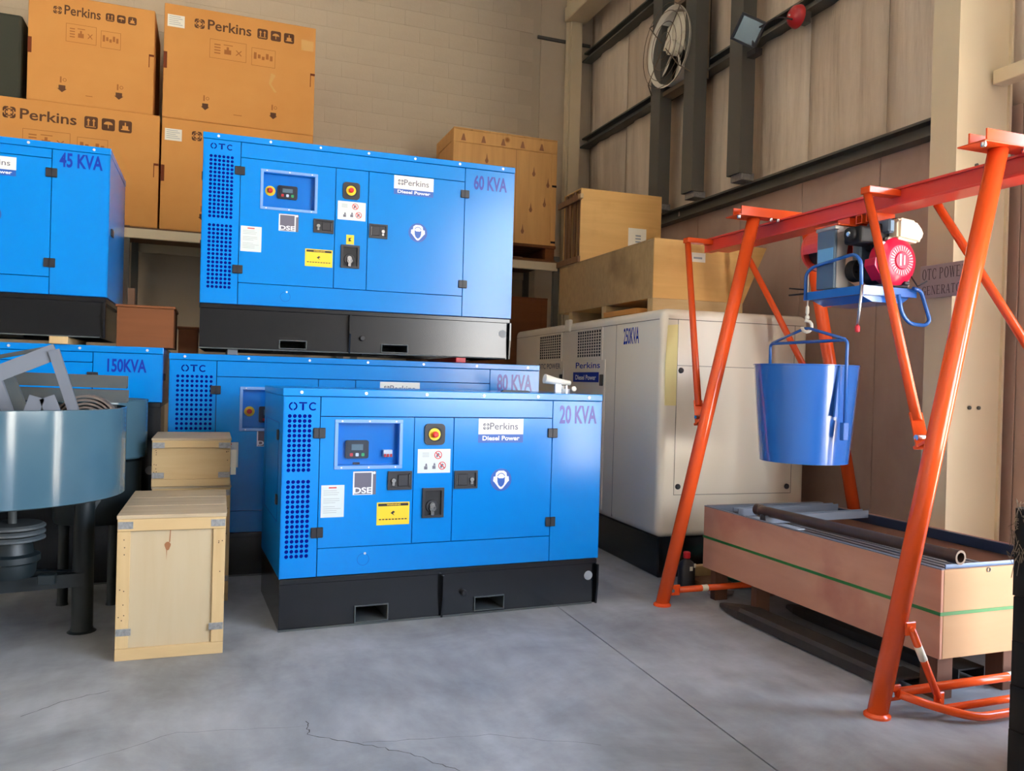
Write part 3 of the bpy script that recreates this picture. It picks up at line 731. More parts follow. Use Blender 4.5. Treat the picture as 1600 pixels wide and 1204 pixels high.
        bm = new(); text(bm, 'WARNING', x0 + w * .3, x0 + w * .72, z1 - h * .145, z1 - h * .075, y - .0004, 0.02); obj('lettering', bm, YEL, wl)
    # brand plate
    x0, x1, z0, zm, z1 = opts['brand']; w = x1 - x0; y = -0.0012
    bm = new(); box(bm, x0, x1, -0.001, 0, zm, z1); bl = obj('brand_plate', bm, LABELW, doorR)
    bm = new(); box(bm, x0, x1, -0.001, 0, z0, zm - 0.0005); obj('brand_plate_strip', bm, LBLUE, doorR)
    hh = z1 - zm
    bm = new(); emblem(bm, x0 + w * .1, x0 + w * .235, zm + hh * .3, zm + hh * .7, y, y + .0002); text(bm, 'Perkins', x0 + w * .25, x0 + w * .88, zm + hh * .3, zm + hh * .74, y, 0.008); obj('lettering', bm, INK, bl)
    bm = new(); text(bm, 'Diesel Power', x0 + w * .09, x0 + w * .92, z0 + (zm - z0) * .26, z0 + (zm - z0) * .82, y - .0002, 0.03); obj('white_lettering', bm, WHITEB, bl)
    # ear and eye protection mark
    if 'mark' in opts:
        cx, cz, r = opts['mark']; y = -0.0012
        bm = new(); lathe(bm, [(r, -0.001), (r, 0)], (cx, 0, cz), 'y', 28); mk = obj('safety_mark', bm, LBLUE, doorR)
        bm = new()
        prism(bm, [(cx + r * a, cz + r * b) for a, b in ((-.55, .3), (-.5, .62), (-.25, .8), (.25, .8), (.5, .62), (.55, .3), (.72, .28), (.76, -.1), (.62, -.22), (.4, -.5), (.15, -.78), (0, -.84), (-.15, -.78), (-.4, -.5), (-.62, -.22), (-.76, -.1), (-.72, .28))], 'y', y, y + .0002)
        obj('white_head', bm, WHITEB, mk)
        bm = new(); prism(bm, [(cx + r * a, cz + r * b) for a, b in ((-.36, .24), (-.2, .12), (.2, .12), (.36, .24), (.34, -.2), (.24, -.46), (.06, -.62), (-.06, -.62), (-.24, -.46), (-.34, -.2))], 'y', y - .0004, y)
        ring2d(bm, cx, cz + r * .22, r * .32, r * .38, y - .0004, y, 14, 0.3, PI - 0.3); obj('blue_beard', bm, LBLUE, mk)
    if 'yellow' in opts:
        cx, cz = opts['yellow']; bm = new(); box(bm, cx - .028, cx + .028, -.001, 0, cz - .035, cz + .035); yl = obj('yellow_tag', bm, YEL, t)
        bm = new(); prism(bm, [(cx - .012, cz - .015), (cx + .012, cz - .01), (cx, cz + .002), (cx + .012, cz + .016), (cx - .012, cz + .012)], 'y', -.0014, -.0012); obj('print', bm, INKB, yl)
    if 'drain' in opts:
        cx, cz = opts['drain']; o = link('screw', sm, t); o.location = (cx, 0, cz); o.scale = (0.8,) * 3
        bm = new(); ring2d(bm, cx - 0.01, cz - 0.035, 0.034, 0.0355, -0.0006, 0, 24); obj('knockout_ring', bm, NAVY, t)
    return t

g20 = generator('generator', 'blue 20 KVA generator standing on the floor in front, its black base on concrete', (0.382, 4.721, 0), 0.046, 2.046, 0.936, 0.296, 1.377,
    0.208, 1.687, 0.767, 1.0175, 0.459, 1.218, dict(x0=0.037, x1=0.148, rows=[(0.421, 0.845, 16), (0.912, 1.219, 12)], nc=5, r=0.0108),
    dict(kva=('20 KVA', 1.736, 2.008, 1.183, 1.303)),
    dict(rib=0.965, plug=(1.107, 0.139), slots=[(0.433, 0.635, 0.012, 0.112), (1.179, 1.38, 0.017, 0.106)], nscrew=6, win=(0.312, 0.676, 0.932, 1.182), otc=(0.028, 0.19, 1.252, 1.299),
         latchL=(0.611, 0.757, 0.786, 0.896), latchR=(1.027, 1.177, 0.782, 0.892), ctl=(0.362, 0.498, 0.972, 1.078), breaker=(0.586, 0.642, 0.978, 1.022), estop=(0.894, 1.116, 0.064),
         pict=(0.792, 0.999, 0.881, 1.026), key=(0.826, 0.961, 0.612, 0.791), dse=(0.405, 0.541, 0.761, 0.9), note=(0.223, 0.356, 0.636, 0.822), warn=(0.55, 0.749, 0.578, 0.712),
         brand=(1.178, 1.481, 1.063, 1.115, 1.213), mark=(1.338, 0.83, 0.071), drain=(0.486, 0.417)))
# rain cap and clamp of its exhaust
bm = new(); lathe(bm, [(0.03, 1.377), (0.03, 1.43)], (1.98, 0.42, 0), 'z', 14); ex = obj('exhaust_pipe', bm, CHROME, g20)
bm = new(); tube(bm, [(1.82, 0.42, 1.474), (1.9, 0.42, 1.46), (2.02, 0.42, 1.447)], 0.034, 12, r2=0.016); obj('rain_cap', bm, WHITEST, ex)
bm = new(); lathe(bm, [(0.036, 1.38), (0.036, 1.405)], (1.98, 0.42, 0), 'z', 14); box(bm, 1.9, 1.95, 0.41, 0.43, 1.378, 1.45, 0.004); obj('clamp', bm, ZINC, ex)
bm = new(); lathe(bm, [(0.005, -0.015), (0.018, -0.008), (0.018, 0.008), (0.005, 0.015)], (2.04, 0.4, 1.408), 'y', 10); obj('bolt', bm, WHITEST, ex)
bm = new(); prism(bm, [(1.45, 1.377), (1.66, 1.377), (1.645, 1.389), (1.465, 1.389)], 'y', 0.3, 0.33); obj('roof_handle', bm, PLASTIC, g20)

Z6 = 1.6227
g60 = generator('generator', 'blue 60 KVA generator stacked on top of the blue 80 KVA one', (-0.093, 6.084, Z6), -0.026, 2.305, 1.0, 0.319, 1.515,
    0.251, 1.901, 0.9165, 1.1575, 0.475, 1.361, dict(x0=0.053, x1=0.193, rows=[(0.436, 0.868, 16), (0.931, 1.352, 16)], nc=6, r=0.0108),
    dict(kva=('60 KVA', 1.971, 2.242, 1.31, 1.425)),
    dict(rib=1.044, plug=(1.139, 0.115), slots=[(0.543, 0.738, 0.016, 0.08), (1.283, 1.485, 0.016, 0.08)], nscrew=7, win=(0.408, 0.768, 1.03, 1.278), otc=(0.043, 0.201, 1.402, 1.443),
         latchL=(0.764, 0.909, 0.873, 0.973), latchR=(1.169, 1.306, 0.868, 0.973), ctl=(0.508, 0.647, 1.104, 1.198), estop_in=(0.457, 1.154), estop=(1.031, 1.201, 0.062),
         pict=(0.935, 1.14, 0.986, 1.123), key=(0.966, 1.102, 0.63, 0.80), yellow=(1.031, 0.842), dse=(0.52, 0.658, 0.866, 0.99), note=(0.262, 0.404, 0.70, 0.88), warn=(0.71, 0.906, 0.626, 0.752),
         brand=(1.347, 1.651, 1.213, 1.256, 1.356), mark=(1.539, 0.937, 0.072), drain=(0.588, 0.427)))
g80 = generator('generator', 'blue 80 KVA generator on the floor behind the 20 KVA one', (-0.279, 6.123, 0), -0.026, 2.757, 1.0, 0.312, 1.583,
    0.312, 2.342, 1.018, 1.291, 0.468, 1.426, dict(x0=0.057, x1=0.276, rows=[(0.5, 0.93, 14), (0.99, 1.423, 14)], nc=8, r=0.0105),
    dict(kva=('80 KVA', 2.402, 2.698, 1.368, 1.504)),
    dict(rib=1.25, plug=(1.35, 0.12), slots=[(0.65, 0.85, 0.016, 0.09), (1.75, 1.95, 0.016, 0.09)], nscrew=7, win=(0.492, 0.86, 1.06, 1.338), otc=(0.076, 0.245, 1.456, 1.505),
         latchL=(0.86, 1.0, 0.9, 1.0), latchR=(1.3, 1.44, 0.9, 1.0), ctl=(0.605, 0.75, 1.10, 1.217), estop_in=(0.54, 1.18), estop=(1.155, 1.28, 0.062), pict=(1.05, 1.25, 1.04, 1.18), dse=(0.595, 0.73, 0.93, 1.06), note=(0.34, 0.47, 0.78, 0.96),
         key=(1.09, 1.22, 0.7, 0.88), brand=(1.474, 1.78, 1.265, 1.318, 1.419), mark=(1.7, 1.0, 0.07)))
g150 = generator('generator', 'blue 150 KVA generator behind the mixing drum', (-3.0, 6.1, 0), 0.0, 2.681, 1.05, 1.236, 1.615,  # tall black base stands for shade over the lower canopy
    0.3, 2.247, 1.0, 1.25, 1.27, 1.5, dict(x0=0.06, x1=0.26, rows=[(1.29, 1.34, 2), (1.42, 1.5, 3)], nc=7, r=0.0105),
    dict(kva=('150KVA', 2.335, 2.578, 1.438, 1.53)),
    dict(rib=1.3, plug=(1.4, 0.3), slots=[(0.6, 0.9, 0.016, 0.12), (1.7, 2.0, 0.016, 0.12)], nscrew=7, win=(0.45, 0.75, 1.32, 1.46), otc=(0.07, 0.23, 1.53, 1.56),
         latchL=(0.84, 0.96, 1.33, 1.41), ctl=(0.5, 0.62, 1.345, 1.43), estop=(1.12, 1.40, 0.05), pict=(1.03, 1.2, 1.28, 1.34), brand=(1.4, 1.7, 1.40, 1.43, 1.49)))
g45 = generator('generator', 'blue 45 KVA generator stacked on the 150 KVA one at the left edge', (-2.8, 6.1, 1.665), 0.0, 2.124, 1.0, 0.276, 1.283,
    0.25, 1.776, 0.83, 1.07, 0.392, 1.175, dict(x0=0.053, x1=0.193, rows=[(0.4, 0.75, 12), (0.8, 1.17, 12)], nc=6, r=0.0105),
    dict(kva=('45 KVA', 1.82, 2.078, 1.125, 1.222)),
    dict(rib=1.0, plug=(1.1, 0.12), slots=[(0.5, 0.7, 0.016, 0.08), (1.25, 1.45, 0.016, 0.08)], hole=False, nscrew=6, win=(0.4, 0.7, 0.85, 1.08), otc=(0.04, 0.2, 1.19, 1.22),
         latchL=(0.68, 0.82, 0.7, 0.8), latchR=(1.08, 1.21, 0.7, 0.8), ctl=(0.46, 0.6, 0.93, 1.03), estop=(0.95, 1.0, 0.06), pict=(0.86, 1.05, 0.8, 0.92), brand=(1.29, 1.572, 1.032, 1.072, 1.155), mark=(1.425, 0.776, 0.07)))

def small_block(label, x0, x1, y0, y1, z0, z1, m, rz=0.0):
    bm = new(); w, d = (x1 - x0) / 2, (y1 - y0) / 2
    box(bm, -w, w, -d, d, 0, z1 - z0, 0.004)
    o = tag(obj('support_block', bm, m), label, 'block', 'packing blocks between stacked things'); o.location = ((x0 + x1) / 2, (y0 + y1) / 2, z0); o.rotation_euler = (0, 0, rz); return o
small_block('grey timber packing block under the left end of the 60 KVA generator', 0.1, 0.17, 6.1, 7.0, 1.583, Z6, STEELG)
small_block('red packing block under the right end of the 60 KVA generator', 1.77, 1.85, 6.03, 6.9, 1.583, Z6, REDCAP)
small_block('pale wooden block under the base of the 45 KVA generator', -1.01, -0.9, 6.06, 6.9, 1.615, 1.665, BATTEN)

# ---------------------------------------------------------------- white 250 KVA generator
t = thing('generator', 'cream white 250 KVA generator with rounded edges by the right wall', 'generator', (3.145, 5.281, 0), -0.047)
Wd, D, zb, zt = 1.30, 3.566, 0.306, 2.028
bm = new(); box(bm, 0.03, Wd - 0.03, 0.03, D - 0.03, 0.0, zb, 0.01); obj('base_frame', bm, BLACK, t)
bm = new(); box(bm, 0.0, Wd, 0.0, D, zb, zt, 0.055, 4)
for f_ in bm.faces: f_.smooth = True
can = obj('canopy', bm, GWHITE, t)
GAP = mat('panel_gap', rgb(120, 112, 98), 0.8)
def gap_x(y0, y1, z0, z1): bm = new(); box(bm, -0.0012, 0.004, y0, y1, z0, z1); obj('panel_gap', bm, GAP, can)
def gap_y(x0, x1, z0, z1): bm = new(); box(bm, x0, x1, -0.0012, 0.004, z0, z1); obj('panel_gap', bm, GAP, can)
for z in (0.626, 1.60): gap_y(0.13, 1.17, z, z + 0.004)
for x in (0.13, 1.166): gap_y(x, x + 0.004, 0.626, 1.945)
gap_y(0.05, Wd - 0.05, 1.945, 1.95); gap_x(0.05, D - 0.05, 1.945, 1.95)
gap_x(0.80, 0.805, zb + 0.03, 1.945)
bm = new(); lathe(bm, [(0.012, -0.014), (0.02, -0.01), (0.022, 0.0)], (0, 0, 0), 'y', 12); lm = mesh_of('round_latch', bm, PLASTIC)
copies('round_latch', lm, t, [(0.165, 0, 1.565), (0.165, 0, 0.69), (1.13, 0, 0.68), (1.13, 0, 1.56)])
bm = new(); prism(bm, [(0.045, 1.9), (0.13, 1.91), (0.13, 1.30), (0.035, 1.30), (0.03, 1.6)], 'y', -0.003, 0.0); obj('note_sheet', bm, NOTE, t)
for y0, y1, nm in ((1.02, 1.85, 0), (2.0, 2.9, 1)):
    bm = new(); box(bm, -0.012, 0.0, y0 - 0.02, y1, zb + 0.05, 1.66, 0.004); dr = obj('door', bm, GWHITE, t)
    # louvred grille above the door
    z0, z1 = 1.69, 1.925; a, b = y0 + 0.09, y1 - 0.2
    bm = new(); box(bm, -0.008, 0.0, a - 0.03, b + 0.03, z0 - 0.03, z0, 0.002); box(bm, -0.008, 0.0, a - 0.03, b + 0.03, z1, z1 + 0.02, 0.002); box(bm, -0.008, 0, a - 0.03, a, z0, z1); box(bm, -0.008, 0, b, b + 0.03, z0, z1)
    gr = obj('vent_grille', bm, GWHITE, t)
    bm = new(); box(bm, -0.002, -0.0005, a, b, z0, z1); obj('vent_opening', bm, DARKP, gr)
    bm = new()
    for i in range(1, 9): box(bm, -0.006, -0.003, a, b, z0 + (z1 - z0) * i / 9 - 0.004, z0 + (z1 - z0) * i / 9 + 0.004)
    for i in range(1, 10): box(bm, -0.007, -0.004, a + (b - a) * i / 10 - 0.006, a + (b - a) * i / 10 + 0.006, z0, z1)
    gg = obj('grille_bars', bm, GWHITE, gr); gg['kind'] = 'stuff'
    bm = new(); box(bm, -0.03, -0.012, y0 + 0.0, y0 + 0.05, 1.43, 1.53, 0.004); obj('door_latch', bm, PLASTIC, dr)
    bm = new(); y = -0.0125
    if nm == 0:
        def T(bm_, body, ya, yb_, za, zb__, yy, bold): text(bm_, body, ya, yb_, za, zb__, yy, bold, 'x')
        T(bm, 'Perkins', 1.66, 1.1, 1.585, 1.64, y, 0.01); obj('lettering', bm, NAVY, dr)
        bm = new(); box(bm, -0.0126, -0.012, 1.12, 1.72, 1.46, 1.55); obj('brand_strip', bm, NAVY, dr)
        bm = new(); T(bm, 'Diesel Power', 1.66, 1.18, 1.48, 1.525, -0.0132, 0.02); obj('white_lettering', bm, WHITEB, dr)
    else:
        text(bm, 'OTC POWER', 2.72, 2.06, 1.585, 1.64, y, 0.02, 'x'); obj('lettering', bm, INK, dr)
bm = new(); text(bm, '250KVA', 0.66, 0.38, 1.775, 1.91, -0.0015, 0.02, 'x'); obj('rating_lettering', bm, NAVY, t)
bm = new(); box(bm, -0.02, 0.02, 1.84, 1.96, 1.94, 2.06, 0.012, 2); lathe(bm, [(0.016, -0.021), (0.016, -0.0205)], (0, 1.9, 2.0), 'x', 12); obj('lifting_lug', bm, GWHITE, t)

# ---------------------------------------------------------------- storage rack and the cartons on it
t = thing('storage_rack', 'cream steel pallet rack along the back wall carrying cartons and a crate', 'rack', (0, 9.2, 0))
for x in (-3.3, -0.86, 1.5, 3.96):
    for y in (0.0, 1.02):
        bm = new(); prism(bm, [(x - 0.035, y), (x + 0.035, y), (x + 0.035, y + 0.06), (x + 0.02, y + 0.06), (x + 0.02, y + 0.015), (x - 0.02, y + 0.015), (x - 0.02, y + 0.06), (x - 0.035, y + 0.06)], 'z', 0, 3.0); obj('upright', bm, GREYST, t)  # uprights coloured grey in place of cream to look shaded
for y in (-0.01, 1.05):
    bm = new(); box(bm, -3.3, 3.97, y, y + 0.045, 2.82, 2.92, 0.004); obj('beam', bm, CREAMST, t)
for i in range(9):
    bm = new(); box(bm, -3.3 + i * 0.808, -3.3 + i * 0.808 + 0.8, -0.01, 1.09, 2.921, 2.935, 0.002); obj('deck_board', bm, SLATW, t)

def carton(label, x0, x1, z0, z1, y=9.2, depth=0.95, sticker=True, seedv=0):
    t = thing('cardboard_carton', label, 'carton', (x0, y, z0), 0, 'engine cartons on the rack')
    w, h = x1 - x0, z1 - z0
    bm = new(); box(bm, 0, w, 0, depth, 0, h, 0.006); box(bm, 0.004, w - 0.004, -0.003, 0.0, 0.012, h - 0.012); body = obj('body', bm, CARD, t)
    y = -0.0036; q = lambda fx, fz: (fx * w, h * (1 - fz))
    def R(bm, a, b, c, d): box(bm, a * w, b * w, y, y + 0.0004, h * (1 - d), h * (1 - c))
    bm = new(); emblem(bm, .19 * w, .19 * w + 0.064 * w, h * (1 - .178), h * (1 - .178) + 0.064 * w, y, y + .0004); text(bm, 'Perkins', .275 * w, .56 * w, h * (1 - .175), h * (1 - .085), y, 0.015); obj('lettering', bm, CARDINK, t)
    for i, fx in enumerate((.635, .725, .815)):
        sz = 0.07 * w; cx, cz = fx * w, h * (1 - .135)
        bm = new(); prism(bm, rrect(cx - sz / 2, cx + sz / 2, cz - sz / 2, cz + sz / 2, 0.018), 'y', y, y + .0004); ic = obj('handling_icon', bm, CARDINK, t)
        bm = new(); u = sz / 10; yy = y - 0.0006
        if i == 0:
            for dx in (-2, 2):
                box(bm, cx + (dx - .5) * u, cx + (dx + .5) * u, yy, y, cz - 2.6 * u, cz + 1.6 * u); prism(bm, [(cx + (dx - 1.3) * u, cz + 1.4 * u), (cx + (dx + 1.3) * u, cz + 1.4 * u), (cx + dx * u, cz + 3.4 * u)], 'y', yy, y)
            box(bm, cx - 3.6 * u, cx + 3.6 * u, yy, y, cz - 3.6 * u, cz - 3 * u)
        elif i == 1:
            prism(bm, [(cx + 3.4 * u * math.cos(a), cz + 2.6 * u * math.sin(a)) for a in [PI * k / 8 for k in range(9)]], 'y', yy, y); box(bm, cx - .3 * u, cx + .3 * u, yy, y, cz - 3 * u, cz)
        else:
            box(bm, cx - 3.2 * u, cx + 3.2 * u, yy, y, cz - 3 * u, cz - 2.2 * u); box(bm, cx - 2.2 * u, cx + 2.2 * u, yy, y, cz - 2.2 * u, cz + .6 * u); box(bm, cx - .5 * u, cx + .5 * u, yy, y, cz + .6 * u, cz + 3.4 * u)
        obj('icon_print', bm, CARD, ic)
    bm = new(); b_ = 0.004
    for (a, b, c, d) in ((.29, .53, .25, .42), (.565, .725, .27, .43)):
        xa, xb, za, zb_ = a * w, b * w, h * (1 - d), h * (1 - c)
        box(bm, xa, xb, y, y + .0004, zb_ - b_, zb_); box(bm, xa, xb, y, y + .0004, za, za + b_); box(bm, xa, xa + b_, y, y + .0004, za, zb_); box(bm, xb - b_, xb, y, y + .0004, za, zb_)
    for k in range(4): R(bm, .32, .36, .29 + k * .025, .30 + k * .025)
    R(bm, .38, .44, .285, .292); R(bm, .385, .43, .33, .37); R(bm, .40, .415, .305, .33)
    for k in range(5): R(bm, .58 + k * .027, .598 + k * .027, .31 + (k % 3) * .015, .37 - (k % 2) * .01)
    R(bm, .455, .51, .9, .906)
    c0 = .48 * w; cz = h * (1 - .345)
    for s in (-1, 1): prism(bm, [(c0 - .02 * w, cz - s * .02 * h), (c0 - .015 * w, cz - s * .025 * h), (c0 + .02 * w, cz + s * .02 * h), (c0 + .015 * w, cz + s * .025 * h)], 'y', y, y + .0004)
    obj('faint_print', bm, CARDINKL, t)
    for fx in (.27, .72):
        cx, cz = fx * w, h * (1 - .865); bm = new()
        prism(bm, [(cx - .03, cz + .035), (cx + .03, cz + .035), (cx + .03, cz), (cx + .042, cz), (cx, cz - .035), (cx - .042, cz), (cx - .03, cz)], 'y', y, y + .0004); obj('arrow_print', bm, CARDINK, t)
        bm = new(); box(bm, cx - .02, cx - .005, y, y + .0004, cz + .06, cz + .12); ring2d(bm, cx + .022, cz + .09, .012, .018, y, y + .0004, 10); obj('weight_print', bm, CARDINKL, t)
    bm = new(); box(bm, 0.0, 0.035, y - 0.0004, 0.0, h * .43, h * .575); obj('hand_hole', bm, CARDD, t)
    bm = new(); box(bm, w - 0.05, w, y - 0.0004, 0.0, h * .555, h * .575); box(bm, w - 0.05, w - .042, y - 0.0004, 0, h * .45, h * .555); obj('hand_hole', bm, CARDD, t)
    if sticker:
        bm = new(); box(bm, .02 * w, .02 * w + .165, y - .0004, y + .0002, h * .80, h * .905); st = obj('address_label', bm, PAPER, t)
        bm = new()
        for k in range(5): box(bm, .03 * w, .03 * w + .13 - .02 * (k % 3), y - .001, y - .0004, h * (.82 + .017 * k), h * (.824 + .017 * k))
        obj('fine_print', bm, INKL, st)
    return t
carton('orange brown cardboard engine carton, upper left of the four on the rack', -1.78, -0.637, 4.105, 5.18, sticker=False)
c_ = carton('orange brown cardboard engine carton, upper right one with torn tape on its front', -0.548, 0.99, 4.1, 5.285)
bm = new(); prism(bm, [(.70 * 1.538, .62), (.73 * 1.538, .60), (.70 * 1.538, .5), (.74 * 1.538, .42), (.725 * 1.538, .41), (.685 * 1.538, .5)], 'y', -0.006, -0.004); prism(bm, [(.9 * 1.538, .92), (.985 * 1.538, .92), (.985 * 1.538, 1.03), (.9 * 1.538, 1.04)], 'y', -0.0045, -0.004); obj('torn_tape', bm, CARDTAPE, c_)
carton('orange brown cardboard engine carton, lower left, behind the 45 KVA generator', -2.31, -0.568, 2.935, 4.105)
carton('orange brown cardboard engine carton, lower right, half hidden by the 60 KVA generator', -0.548, 0.99, 2.935, 4.098)
bm = new(); box(bm, -0.45, 0.45, -0.3, 0.4, 0, 0.86, 0.03, 2); o = tag(obj('dark_green_mass', bm, DGREEN), 'plain dark green mass standing on the lower left carton', 'bundle'); o.location = (-2.3, 9.62, 4.106)  # plain dark green box filling a dark area of unknown content

# ---------------------------------------------------------------- wooden crates
def plank_crate(name, label, loc, w, d, h, mats, rz=0.0, lid=0.02, batten=0.06, brackets=True, top_planks=3, group=None, sides=True):
    """framed crate: recessed front ply, four front battens, plank lid, metal corner brackets"""
    t = thing(name, label, 'crate', loc, rz, group); ply, bz, bx, tp = mats
    bm = new(); box(bm, 0.006, w - 0.006, 0.014, d - 0.006, 0.0, h - lid); obj('body', bm, ply, t)
    for nm, q, m in (('bottom_batten', (0, w, 0.0, batten), bx), ('top_batten', (0, w, h - lid - batten, h - lid), bx)):
        bm = new(); box(bm, q[0], q[1], 0, 0.0135, q[2], q[3], 0.002); obj(nm, bm, m, t)
    for x in (0, w - batten) if sides else ():
        bm = new(); box(bm, x, x + batten, 0, 0.0135, batten + 0.001, h - lid - batten - 0.001, 0.002); obj('side_batten', bm, bz, t)
    for x in (-0.0, w - 0.006):
        for y in (0.0142, d - batten):
            bm = new(); box(bm, x, x + 0.006, y, y + batten, 0.0, h - lid, 0.001); obj('edge_batten', bm, bz, t)
    for i in range(top_planks):
        y0 = d * i / top_planks; bm = new(); box(bm, -0.004, w + 0.004, y0 - (0.004 if i == 0 else 0) + 0.004, y0 + d / top_planks - 0.004, h - lid + 0.0005, h, 0.002); obj('lid_plank', bm, tp, t)
    if brackets:
        for x in (0.002, w - 0.072):
            for z in (0.125 * h / 0.728, h - lid - 0.048):
                bm = new(); box(bm, x, x + 0.07, -0.0015, 0, z, z + 0.036, 0.0005); obj('metal_bracket', bm, BRACKET, t)
    rnd = random.Random(11); bm = new()
    for i in range(14):
        s = rnd.choice((0, 1)); x = rnd.uniform(0.01, batten - 0.01) + s * (w - batten); z = rnd.uniform(0.02, h - 0.05)
        prism(bm, circ(x, z, 0.003, 6), 'y', -0.0004, 0)
    nn = obj('nail_heads', bm, DARKW, t); nn['kind'] = 'stuff'
    return t
cm = (PLY, BATTEN, BATTENX, TOPW)
t = plank_crate('wooden_crate', 'tall pale plywood crate with framed front, front-most on the floor', (-0.422, 4.447, 0), 0.509, 0.912, 0.728, cm, rz=-0.011)
KNOT = mat('wood_knot', rgb(150, 98, 60), 0.7)
bm = new(); prism(bm, [(0.232 + 0.014 * math.cos(a) * (1 + .2 * math.sin(3 * a)), 0.565 + 0.022 * math.sin(a)) for a in [2 * PI * k / 14 for k in range(14)]], 'y', 0.0132, 0.014)
prism(bm, [(0.238, 0.585), (0.244, 0.585), (0.246, 0.645), (0.242, 0.645)], 'y', 0.0132, 0.014); prism(bm, [(0.226, 0.545), (0.230, 0.545), (0.228, 0.49)], 'y', 0.0132, 0.014); obj('knot', bm, KNOT, t)
plank_crate('wooden_crate', 'small pale wooden crate on top, behind the tall framed crate', (-0.335, 5.45, 0.737), 0.46, 0.6, 0.30, (BATTENX, BATTEN, BATTENX, TOPW), batten=0.045, lid=0.014, top_planks=2, sides=False)
plank_crate('wooden_crate', 'wooden crate under the small one, mostly hidden behind the tall framed crate', (-0.33, 5.46, 0.0), 0.46, 0.58, 0.736, cm, batten=0.05, lid=0.014)
bm = new(); box(bm, 0.128, 0.16, 5.5, 5.503, 0.80, 0.96); tag(obj('paper_tag', bm, PAPER), 'paper tag at the right side of the small wooden crate', 'tag')

# large knotty crate on the rack, on its pallet
t = thing('wooden_crate', 'large knotty plywood crate on the rack, right of the 60 KVA generator', 'crate', (2.605, 9.22, 3.13))
w, d, h = 1.33, 0.78, 1.30
bm = new(); box(bm, 0.008, w - 0.008, 0.01, d, 0, h - 0.02, 0.003); obj('body', bm, PINEK, t)
for i in range(6):
    bm = new(); box(bm, i * w / 6 + 0.002, (i + 1) * w / 6 - 0.002, -0.006, d + 0.004, h - 0.02, h, 0.002); obj('lid_plank', bm, PINEK, t)
bm = new(); box(bm, 0, w, -0.004, 0.01, h - 0.17, h - 0.022, 0.002); obj('top_batten', bm, PINEK, t)
for x in (0.0, w - 0.07):
    bm = new(); box(bm, x, x + 0.07, -0.004, 0.01, 0.0, h - 0.172, 0.002); obj('side_batten', bm, PINEK, t)
bm = new(); box(bm, 0, 0.012, 0.012, 0.09, 0, h - 0.02); box(bm, 0, 0.012, d - 0.09, d, 0, h - 0.02); box(bm, 0, 0.012, 0.09, d - 0.09, h - 0.15, h - 0.02); obj('side_frame', bm, PINEK, t)
bm = new(); box(bm, 0.36 * w / 0.6 - 0.002, 0.36 * w / 0.6 + 0.002, 0.0088, 0.0102, 0, h - 0.17); obj('board_joint', bm, KNOT, t)
rnd = random.Random(5)
for i in range(5):
    x = 0.12 + i * 0.25; bm = new(); prism(bm, [(x - .03, h - .15), (x + .03, h - .15), (x + .008, h - .07), (x - .008, h - .07)], 'y', -0.0052, -0.004); obj('knot', bm, KNOT, t)
for (x, z) in ((1.03, 0.86), (1.0, 0.42), (0.42, 0.95), (1.22, 0.74), (0.9, 0.15), (1.18, 0.5)):
    bm = new(); prism(bm, [(x - .022, z), (x - .008, z + .03), (x, z + .09), (x + .01, z + .03), (x + .022, z), (x + .01, z - .03), (x - .01, z - .03)], 'y', 0.0082, 0.0102); obj('knot', bm, KNOT, t)
for z in (0.03, 0.72):
    bm = new(); box(bm, w - 0.06, w, -0.006, -0.004, z, z + 0.025); obj('metal_bracket', bm, DARKW, t)
t = thing('pallet', 'wooden pallet under the large knotty crate on the rack', 'pallet', (2.61, 9.2, 2.936))
for x in (0.0, 0.6, 1.2):
    bm = new(); box(bm, x, x + 0.12, 0.02, 0.8, 0.02, 0.155); obj('bearer', bm, BROWNW, t)
for i in range(5):
    bm = new(); box(bm, 0, 1.33, i * 0.165, i * 0.165 + 0.13, 0.156, 0.192, 0.002); obj('deck_board', bm, BROWNW, t)
for i in (0, 2, 4):
    bm = new(); box(bm, 0, 1.33, i * 0.165, i * 0.165 + 0.13, 0.0, 0.019, 0.002); obj('base_board', bm, BROWNW, t)

# crates seen under the rack, behind the stacks
def plain_crate(label, x0, x1, y0, y1, z0, z1, m, battens=True):
    t = thing('wooden_crate', label, 'crate', (x0, y0, z0)); w, d, h = x1 - x0, y1 - y0, z1 - z0
    bm = new(); box(bm, 0.006, w - 0.006, 0.008, d, 0, h - 0.018, 0.002); obj('body', bm, m, t)
    for x in (0, w * 0.62, w - 0.08) if battens else ():
        bm = new(); box(bm, x, x + 0.08, 0, 0.0078, 0, h - 0.018, 0.001); obj('side_batten', bm, m, t)
    bm = new(); box(bm, -0.003, w + 0.003, -0.003, d + 0.003, h - 0.017, h, 0.002); obj('lid', bm, m, t)
    return t
plain_crate('brown crate under the rack, seen between the 60 KVA and white generators', 2.3, 3.9, 9.32, 10.1, 1.25, 2.49, BROWNW)
plain_crate('lower brown crate under the rack, hidden behind the white generator', 2.3, 3.9, 9.32, 10.1, 0.0, 1.249, BROWNW)
plain_crate('brown wooden box on the right end of the 150 KVA generator', -0.625, -0.252, 6.14, 6.7, 1.616, 1.905, BROWNW, False)
plain_crate('dark brown wooden box behind, between the 150 and 60 KVA generators', -0.245, -0.1, 6.5, 7.0, 1.584, 1.79, BROWNW, False)
bm = new(); box(bm, -0.05, 0.0, 0, 0.03, 0, 0.46, 0.003); o = tag(obj('timber_offcut', bm, SLATW), 'upright timber offcut behind the brown box on the 150 KVA generator', 'plank'); o.location = (-0.56, 6.75, 1.616)

